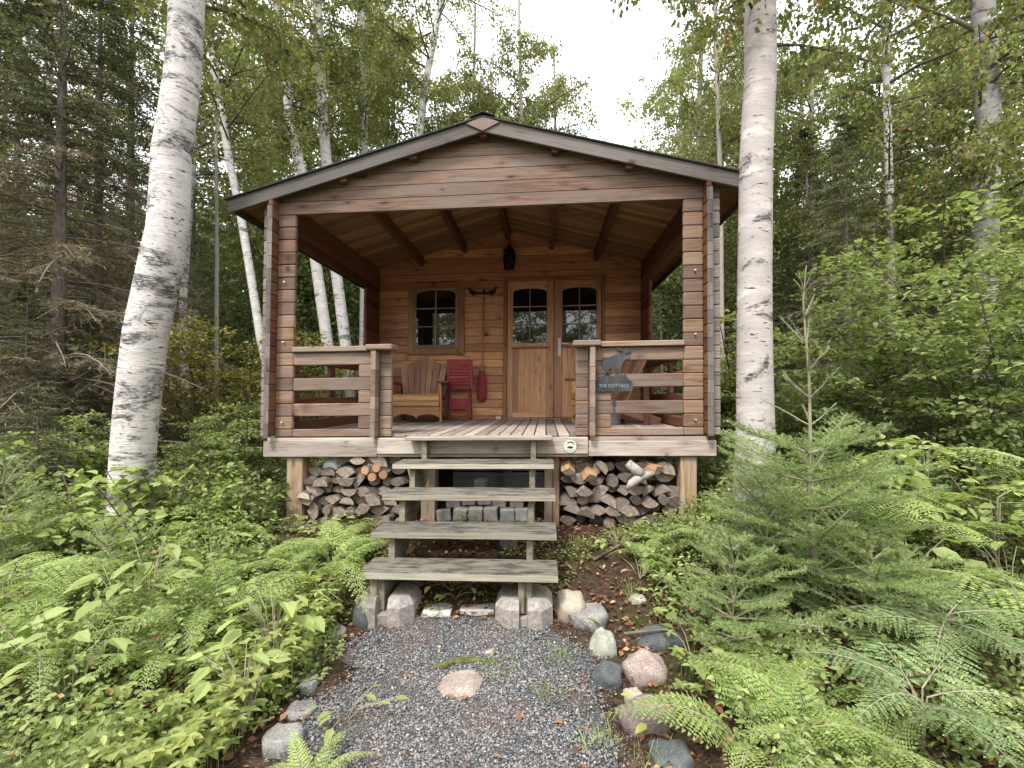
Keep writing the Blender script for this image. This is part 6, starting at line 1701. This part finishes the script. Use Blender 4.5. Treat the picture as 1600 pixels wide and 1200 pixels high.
["lady", 0, "fern poking up through the cover near the big leaved plant", -1.324, -1.491, 1.0, 2.7, "ferns on the left", 0, [0, 0]],
["lady", 2, "fern on the left slope below the dark fallen branch", -1.482, -0.854, 0.7, 4.2, "ferns on the left", 0, [0, 0]],
["bracken", 1, "bracken frond leaning out of the left edge of the view", -2.298, -1.704, 0.9, 5.8, "ferns on the left", 0, [0, 0]],
["bracken", 0, "bracken in front of the dark spruces on the left", -3.087, -0.89, 0.9, 0.9, "ferns on the left", 0, [0, 0]],
["bracken", 1, "bracken left of the left porch post", -2.17, -0.387, 0.7, 1.9, "ferns on the left", 0, [0, 0]]], "firs": [{"name": "fir_sapling", "label": "tall young fir with a bare leader right of the big right birch", "x": 2.077, "y": -1.168, "Hh": 2.02, "R": 0.78, "seed": 3, "whorls": 11, "bare_top": 1.0, "density": 560, "side": 10}, {"name": "fir_sapling", "label": "low bushy young fir with yellow green tips right of the path", "x": 1.541, "y": -1.415, "Hh": 0.62, "R": 0.46, "seed": 5, "whorls": 6, "density": 620, "side": 9}, {"name": "fir_sapling", "label": "young wispy fir between the right birch and the tall fir", "x": 1.905, "y": -0.991, "Hh": 0.72, "R": 0.6, "seed": 6, "whorls": 6, "density": 520, "side": 9}, {"name": "fir_sapling", "label": "small wispy fir in front of the big left birch foot", "x": -2.214, "y": -1.226, "Hh": 0.58, "R": 0.42, "seed": 8, "whorls": 6, "density": 420, "side": 7}, {"name": "fir_sapling", "label": "small fir between the tall fir and the bracken", "x": 2.242, "y": -1.425, "Hh": 0.55, "R": 0.5, "seed": 9, "whorls": 5, "density": 520, "side": 8}, {"name": "fir_sapling", "label": "young fir poking in at the left edge of the view", "x": -3.116, "y": -1.081, "Hh": 1.0, "R": 0.45, "seed": 12, "whorls": 7, "density": 420, "side": 7}], "broad": [["plant with large pale leaves left of the path", -1.679, -1.518, 3, 13, 0.5, 0.15, "bright_leaf"],
["large leaved plant left of the flat grey stones", -0.828, -1.695, 4, 16, 0.4, 0.14, "bright_leaf"],
["broad leaved plant with one drooping leaf", -1.638, -1.715, 5, 8, 0.44, 0.17, "bright_leaf"],
["tall pale leaved plant in the lower left of the cover", -1.468, -2.123, 23, 11, 0.42, 0.11, "bright_leaf"],
["bright broad leaved plant near the bottom left of the path", -0.726, -2.089, 24, 13, 0.34, 0.1, "bright_leaf"],
["pale broad leaved plant between the sprouts and the fern", -1.657, -1.056, 25, 12, 0.38, 0.11, "bright_leaf"],
["small leafy plant at the left edge of the gravel", -0.329, -1.99, 6, 8, 0.1, 0.06, "bright_leaf"],
["round leaved plant under the right woodpile", 1.071, -0.481, 7, 12, 0.12, 0.08, "bright_leaf"],
["round leaved plant right of the small pale fern", 1.175, -0.762, 8, 8, 0.1, 0.07, "bright_leaf"],
["leafy plant right of the path beside the low bushy fir", 1.285, -1.542, 9, 8, 0.16, 0.1, "bright_leaf"],
["small yellow leaved plant beside the purple brown stone", 1.105, -1.946, 10, 5, 0.07, 0.06, "yellow_leaf"],
["tiny yellow green plant between the pavers", -0.051, -0.949, 11, 5, 0.07, 0.06, "bright_leaf"],
["leafy seedling behind the lowest step", -0.088, -0.892, 12, 6, 0.1, 0.06, "bright_leaf"],
["seedling beside the right footing block", 0.624, -1.08, 13, 6, 0.06, 0.05, "bright_leaf"],
["large leaved plant at the right among the ferns", 2.573, -1.192, 14, 9, 0.4, 0.13, "bright_leaf"],
["large leaved plant at the right edge", 3.197, -1.096, 15, 9, 0.42, 0.14, "bright_leaf"]]}''')
for nm, lb, pts, rad, mat, ck, ci, cz, sc_, rz, gr in VEG['trees']:
    tree(nm, lb, 'birch tree' if 'birch' in nm else 'tree', pts, rad, mat, CROWNS[ck][ci] if ck else None, cz, sc_, rz, gr, 20 if rad[0] > .08 else 8)
for a in VEG['conifers']: conifer(*a)
for a in VEG['shrubs']: shrub(*a)
for a in VEG['ferns']: fern(*a)
for a in VEG['firs']: fir_sapling(**a)

def scatter(name, label, n, region, leaf, mat, hfun, kind='oval', clump=None, up=1.0, asp=.65, seed=0, mean=.5, sd=.2, axz=0.0):
    rr = np.random.default_rng(seed)
    if clump:                                  # leaves gathered on separate little plants with gaps between them
        per, rad = clump
        cx, cy = region(rr, n // per); m = len(cx)
        hh = hfun(cx, cy) * rr.uniform(.55, 1.25, m); rdv = rad * rr.uniform(.6, 1.3, m); cm = rr.normal(0, .17, m)
        k = np.repeat(np.arange(m), per); n = len(k)
        q = rr.random(n) ** .6; a = rr.random(n) * 6.283; r = rdv[k] * (.25 + .75 * np.sqrt(rr.random(n))) * (.5 + .5 * q)
        x = cx[k] + np.cos(a) * r; y = cy[k] + np.sin(a) * r
        z = H(x, y) + hh[k] * q * (1 - .25 * (r / rad) ** 2)
        A = np.stack([np.cos(a), np.sin(a), rr.normal(size=n) * .3 + axz], 1) + rr.normal(size=(n, 3)) * .35
        tone = np.clip(rr.normal(mean, sd, n) + cm[k], 0, 1)
    else:
        x, y = region(rr, n); n = len(x)
        z = H(x, y) + hfun(x, y) * rr.random(n) ** .55
        A = rr.normal(size=(n, 3)); A[:, 2] = A[:, 2] * .35 + axz
        tone = np.clip(rr.normal(mean, sd, n), 0, 1)
    P = np.stack([x, y, z], 1)
    N = rr.normal(size=(n, 3)) * .5 + np.array([0, 0, up])
    L = leaf * rr.uniform(.55, 1.2, n)
    V, F, Rn = leaf_geo(P, A, N, L, L * asp, kind, .1, tone)
    o = mk(name, V, F, M[mat], rnd=Rn)
    return tag(o, label, None, None, 'stuff')
def lump(x, y, s_=1.0, ph=0.0):
    return .5 + .25 * np.sin(x * 3.1 * s_ + y * 1.3 * s_ + ph) + .25 * np.sin(y * 3.7 * s_ - x * 2.2 * s_ + ph * 2)
def near_left(rr, n):
    x = -0.62 - rr.random(n) ** 1.1 * 4.2; y = -2.9 + rr.random(n) * 2.7
    edge = -0.68 - .12 * np.sin(y * 5) - .25 * np.clip(y + 1.3, 0, 1) * 1.6
    k = (x < edge) & ~((x > -1.55) & (y > -1.15) & (rr.random(n) < .85)) & ~((x > -2.0) & (y > -.75) & (rr.random(n) < .7))
    k &= np.hypot(x - .5, y + 3.96) > 1.1
    return x[k], y[k]
def hum(x, y, s_, ph, lo, hi):
    return lo + (hi - lo) * ss((lump(x, y, s_, ph) - .30) / .45)
def keep(reg, s_, ph, cut):
    def f(rr, n):
        x, y = reg(rr, n); k = lump(x, y, s_, ph) + rr.normal(size=len(x)) * .10 > cut
        return x[k], y[k]
    return f
near_edge = lambda x: ss((-x - .60) / .45)
scatter('blueberry_cover', 'low bushy small leaved ground cover left of the path', 56000, near_left, .028, 'cover', lambda x, y: .05 + hum(x, y, 1.6, .3, .06, .38) * near_edge(x), seed=1, mean=.42, sd=.18, clump=(34, .085))
scatter('leafy_mix', 'taller bright leaves mixed into the ground cover on the left', 8000, keep(near_left, 1.1, 2.2, .55), .046, 'bright_leaf', lambda x, y: .08 + hum(x, y, 1.1, 2.2, .06, .48) * near_edge(x), seed=21, mean=.4, sd=.15, clump=(16, .10))
scatter('dark_mix', 'dark green leaves low in the ground cover on the left', 22000, keep(near_left, 1.9, 4.0, .42), .034, 'cover_dark', lambda x, y: .04 + hum(x, y, 1.4, 1.2, .03, .22) * near_edge(x), seed=22, mean=.6)
scatter('dry_mix', 'dead rusty leaves and stalks caught in the ground cover', 1300, keep(near_left, 2.6, 1.0, .62), .04, 'litter', lambda x, y: .05 + .24 * near_edge(x), kind='kite', seed=23, mean=.6)
scatter('cover_stalks', 'thin stalks standing through the ground cover', 3500, near_left, .11, 'cover', lambda x, y: .03 + hum(x, y, 1.6, .3, .02, .28), kind='kite', seed=24, asp=.03, axz=1.4, mean=.8)
# old marks cut in the bark of the big right birch
_br = next(o for o in bpy.data.objects if o.get('label', '').startswith('large straight smooth birch'))
_tk = next(o for o in _br.children if o.name.startswith('trunk'))
q = MB()
zz = lambda p: [(x_ + .24, -.45 - math.sqrt(max(.0001, .120 ** 2 - (x_ + .24 - 2.092) ** 2)), z_) for x_, z_ in p]
q.tube(zz([(1.836 + .012, .262), (1.836, .255), (1.835, .22), (1.836, .185), (1.85, .172), (1.868, .178), (1.874, .198), (1.862, .212), (1.842, .208)]), .0035, 5)
q.tube(zz([(1.765, .262), (1.777, .255), (1.783, .235), (1.777, .215), (1.763, .21)]), .004, 5)
q.build('carved_mark', M['twig'], _tk)
def near_right(rr, n):
    x = 1.25 + rr.random(n) * 4.0; y = -2.9 + rr.random(n) * 2.9
    k = (x > 1.35 + .15 * np.sin(y * 4) - .3 * (y > -1.0)) & (np.hypot(x - .5, y + 3.96) > 1.1)
    return x[k], y[k]
scatter('leafy_cover', 'low leafy ground cover under the ferns on the right', 42000, near_right, .034, 'cover', lambda x, y: .05 + .24 * lump(x, y, 1.2, 1.0), seed=2, mean=.4, clump=(22, .09))
def beside(rr, n):
    s_ = np.where(rr.random(n) < .5, -1, 1); x = s_ * (1.95 + rr.random(n) ** 1.3 * 5.5) + .1; y = -.5 + rr.random(n) * 6.5
    return x, y
scatter('dark_undergrowth', 'dark leafy undergrowth on the forest floor beside the cabin', 110000, beside, .052, 'cover_dark', lambda x, y: .10 + (.25 + .25 * ss((np.abs(x) - 2.6) / 2)) * (.4 + lump(x, y, .9, 2)), seed=3, mean=.55, sd=.2, clump=(30, .20))
def stairs_cov(rr, n):
    x = -1.9 + rr.random(n) * 3.9; y = -1.15 + rr.random(n) * 1.25
    w_ = lump(x, y, 1.7, .7) + .25 * np.clip(np.abs(x) - .7, 0, 1)
    k = (w_ > .52) & (rr.random(n) < .8)
    return x[k], y[k]
scatter('sparse_cover', 'sparse little green plants on the soil around the stairs', 16000, stairs_cov, .026, 'cover', lambda x, y: .02 + .07 * lump(x, y, 2.5, 3), seed=4, mean=.5)
def litter_reg(rr, n):
    x = -2.2 + rr.random(n) * 4.6; y = -2.6 + rr.random(n) * 3.2
    path = (x > -.6) & (x < .9) & (y < -1.15)
    k = (~path | (rr.random(n) < .085))
    return x[k], y[k]
scatter('leaf_litter', 'brown and orange fallen leaves on the soil around the stairs', 9000, litter_reg, .038, 'litter', lambda x, y: .028 + 0 * x, kind='kite', seed=5, up=1.4, mean=.45, sd=.28)
scatter('needle_litter', 'dark fallen needles and twigs on the bare soil', 26000, litter_reg, .04, 'litter_dark', lambda x, y: .018 + 0 * x, kind='kite', seed=6, up=1.6, asp=.08, mean=.5, sd=.3)
def grass_reg(rr, n):
    cx = np.array([.55, .75, .62, .95, .30, 1.25, 1.1, .8]); cy = np.array([-1.75, -2.05, -1.45, -2.2, -1.6, -.65, -.9, -.45])
    k = rr.integers(0, 8, n)
    return cx[k] + rr.normal(size=n) * .05, cy[k] + rr.normal(size=n) * .05
scatter('grass', 'thin pale grass tufts growing through the gravel', 650, grass_reg, .075, 'bright_leaf', lambda x, y: .01 + 0 * x, kind='kite', seed=7, asp=.05, axz=1.0)
# whorled bunchberry and yellow-green plants along the left edge of the path
def whorls(name, label, n, reg, leaf, mat, seed, nl=6, hh=(.05, .16), mean=.5, kind='stuff'):
    rr = np.random.default_rng(seed); x, y = reg(rr, n); n = len(x)
    z = H(x, y) + rr.uniform(*hh, n); c = np.stack([x, y, z], 1); a0 = rr.random(n) * 6.28
    G = []
    for k in range(nl):
        a = a0 + 6.283 * k / nl + rr.normal(size=n) * .15
        A = np.stack([np.cos(a), np.sin(a), rr.uniform(-.25, .25, n)], 1)
        L = leaf * rr.uniform(.75, 1.15, n)
        G.append(leaf_geo(c, A, np.array([0, 0, 1]) + rr.normal(size=(n, 3)) * .2, L, L * .52, 'oval', .1, np.clip(rr.normal(mean, .2, n), 0, 1)))
    # stems
    G.append(leaf_geo(np.stack([x, y, H(x, y)], 1), np.array([0, 0, 1]) + np.zeros((n, 3)), rr.normal(size=(n, 3)), z - H(x, y), .004, 'kite', 0, np.full(n, .3)))
    V, F, Rn = merge(G)
    return tag(mk(name, V, F, M[mat], rnd=Rn), label, None, None, kind)
def edge_left(rr, n):
    y = -2.6 + rr.random(n) * 1.6; x = -.66 - np.abs(rr.normal(size=n)) * .22 - .15 * np.clip(y + 1.6, 0, 1)
    return x, y
whorls('bunchberry', 'yellow green whorled bunchberry leaves along the left edge of the path', 230, edge_left, .048, 'yellow_leaf', 8, hh=(.10, .27), mean=.5)
whorls('bunchberry_green', 'green whorled leaves mixed into the cover left of the path', 520, near_left, .045, 'bright_leaf', 9, hh=(.1, .30), mean=.5)
whorls('bunchberry_leaves', 'green bunchberry leaves mixed with the yellow ones beside the path', 190, edge_left, .044, 'cover', 19, hh=(.03, .15), mean=.65)
def right_mix(rr, n):
    x = 1.15 + np.abs(rr.normal(size=n)) * .7; y = -1.9 + rr.random(n) * 2.2
    return x, y
whorls('seedling_leaves', 'bright green seedlings on the soil right of the stairs', 170, right_mix, .048, 'bright_leaf', 10, nl=5, hh=(.03, .16), mean=.45)
def mid_left(rr, n): 
    return -2.9 + rr.random(n) * 2.0, -1.0 + rr.random(n) * 1.2
whorls('herb_leaves', 'green herb leaves on the slope below the left porch post', 260, mid_left, .045, 'cover', 12, nl=5, hh=(.03, .14), mean=.6)

def big_leaf_plant(label, x, y, spec, seed, mat='bright_leaf'):
    """few large leaves on thin stalks: spec = list of (azimuth deg, reach, height, leaf length)"""
    rr = np.random.default_rng(seed); z = float(H(x, y)); t = thing('broadleaf_plant', label, 'plant', (x, y, z))
    br = MB(); G = []
    for az, re_, h, L in spec:
        a = R_(az); tip = np.array([math.cos(a) * re_, math.sin(a) * re_, h])
        br.tube([(0, 0, 0), tuple(tip * np.array([.45, .45, .75])), tuple(tip)], [.003, .0025, .0018], 5, cap=False)
        d = np.array([math.cos(a + rr.normal() * .3), math.sin(a + rr.normal() * .3), -.22])
        G.append(leaf_geo(tip[None], d[None], (np.array([0, 0, 1]) + rr.normal(size=3) * .2)[None], L, L * .58, 'oval', .10, np.array([rr.uniform(.4, .8)])))
    br.build('stems', M['stem_pale'], t, local=True)
    V, F, Rn = merge(G); mk('leaves', V, F, M[mat], t, rnd=Rn)
    return t
for lb, x, y, seed, n, hh, L, mt in VEG['broad']:
    rr = np.random.default_rng(seed)
    big_leaf_plant(lb, x, y, [(rr.uniform(0, 360), rr.uniform(.05, .22), hh * rr.uniform(.75, 1.1), L * rr.uniform(.75, 1.15)) for _ in range(n)], seed, mt)

# dead sticks
def stick(label, pts, r, mat='twig'):
    q = MB(); q.tube(pts, [r, r * .8, r * .5][:len(pts)], 7)
    return tag(q.build('fallen_branch', M[mat], None, smooth=True), label, 'branch')
hz = lambda x, y, d=.02: (x, y, float(H(x, y)) + d)
stick('dark fallen branch lying on the slope left of the left porch post', [hz(-2.30, -.25, .06), hz(-2.12, -.10, .09), hz(-1.98, .02, .12)], .028)
stick('thin crooked fallen stick on the soil right of the stairs', [hz(.88, -.62), hz(1.08, -.50, .05), hz(1.28, -.33, .04)], .010, 'dead_twig')
stick('short dead stick on the soil beyond the round pink stone', [hz(.98, -1.28, .05), hz(1.14, -1.25, .05), hz(1.30, -1.23, .04)], .009, 'dead_twig')
mo = MB(); mo.tube([hz(-.02, -1.60, .02), hz(.08, -1.55, .025), hz(.20, -1.53, .02), hz(.33, -1.56, .015)], [.014, .022, .016, .006], 7)
tag(mo.build('mossy_stick', M['moss'], None, smooth=True), 'short moss covered stick lying behind the middle boulder', 'stick')

# far wood closing the view, all round the clearing
def far_wood():
    rr = np.random.default_rng(77); G = []
    n = 260000
    a = rr.random(n) * 6.283; r = 15 + rr.random(n) ** .8 * 9
    front = np.cos(a - 1.57) < -.25
    r = np.where(front, r + 6, r)
    x = np.cos(a) * r; y = np.sin(a) * r + 1
    az = np.degrees(np.arctan2(x - .55, y + 3.96))
    topz = 7.6 + 1.5 * np.sin(a * 9) + 1.2 * np.sin(a * 23 + 1)
    gap = np.exp(-((az - 11) / 5.5) ** 2)
    topz = topz * (1 - .55 * gap)
    h = rr.random(n) ** 1.5 * topz
    P = np.stack([x, y, H(x, y) + h], 1)
    L = .20 * rr.uniform(.6, 1.3, n)
    A = rr.normal(size=(n, 3)) + np.array([0, 0, -.5])
    V, F, Rn = leaf_geo(P, A, rr.normal(size=(n, 3)), L, L * .6, 'kite', .1, np.clip(rr.normal(.42, .25, n), 0, 1))
    o = mk('distant_forest', V, F, M['needle'], rnd=Rn)
    tag(o, 'dark distant forest closing the view behind the trees', None, None, 'stuff')
    n = 70000
    a = rr.uniform(R_(8), R_(172), n); r = 17 + rr.random(n) * 7
    x = np.cos(a) * r + .5; y = np.sin(a) * r - 2
    P = np.stack([x, y, H(x, y) + rr.random(n) * 6.2], 1); L = .36 * rr.uniform(.6, 1.3, n)
    V, F, Rn = leaf_geo(P, rr.normal(size=(n, 3)), rr.normal(size=(n, 3)), L, L * .65, 'kite', .1, np.clip(rr.normal(.3, .2, n), 0, 1))
    tag(mk('distant_thicket', V, F, M['needle'], rnd=Rn), 'dense dark thicket at the foot of the distant wood', None, None, 'stuff')
    n = 120000
    a = rr.uniform(R_(20), R_(160), n); r = 11 + rr.random(n) * 4.5
    x = np.cos(a) * r + .5; y = np.sin(a) * r - 2
    h = rr.random(n) ** 1.3 * (5.2 + np.sin(a * 17))
    P = np.stack([x, y, H(x, y) + h], 1); L = .11 * rr.uniform(.6, 1.3, n)
    V, F, Rn = leaf_geo(P, rr.normal(size=(n, 3)), rr.normal(size=(n, 3)), L, L * .65, 'kite', .1, np.clip(rr.normal(.5, .25, n), 0, 1))
    o = mk('mid_undergrowth', V, F, M['cover_dark'], rnd=Rn)
    tag(o, 'green undergrowth filling the wood behind the cabin', None, None, 'stuff')
far_wood()

for o in [o for o in bpy.data.objects if o.parent is None and o.location.z < -40]:
    bpy.data.objects.remove(o)
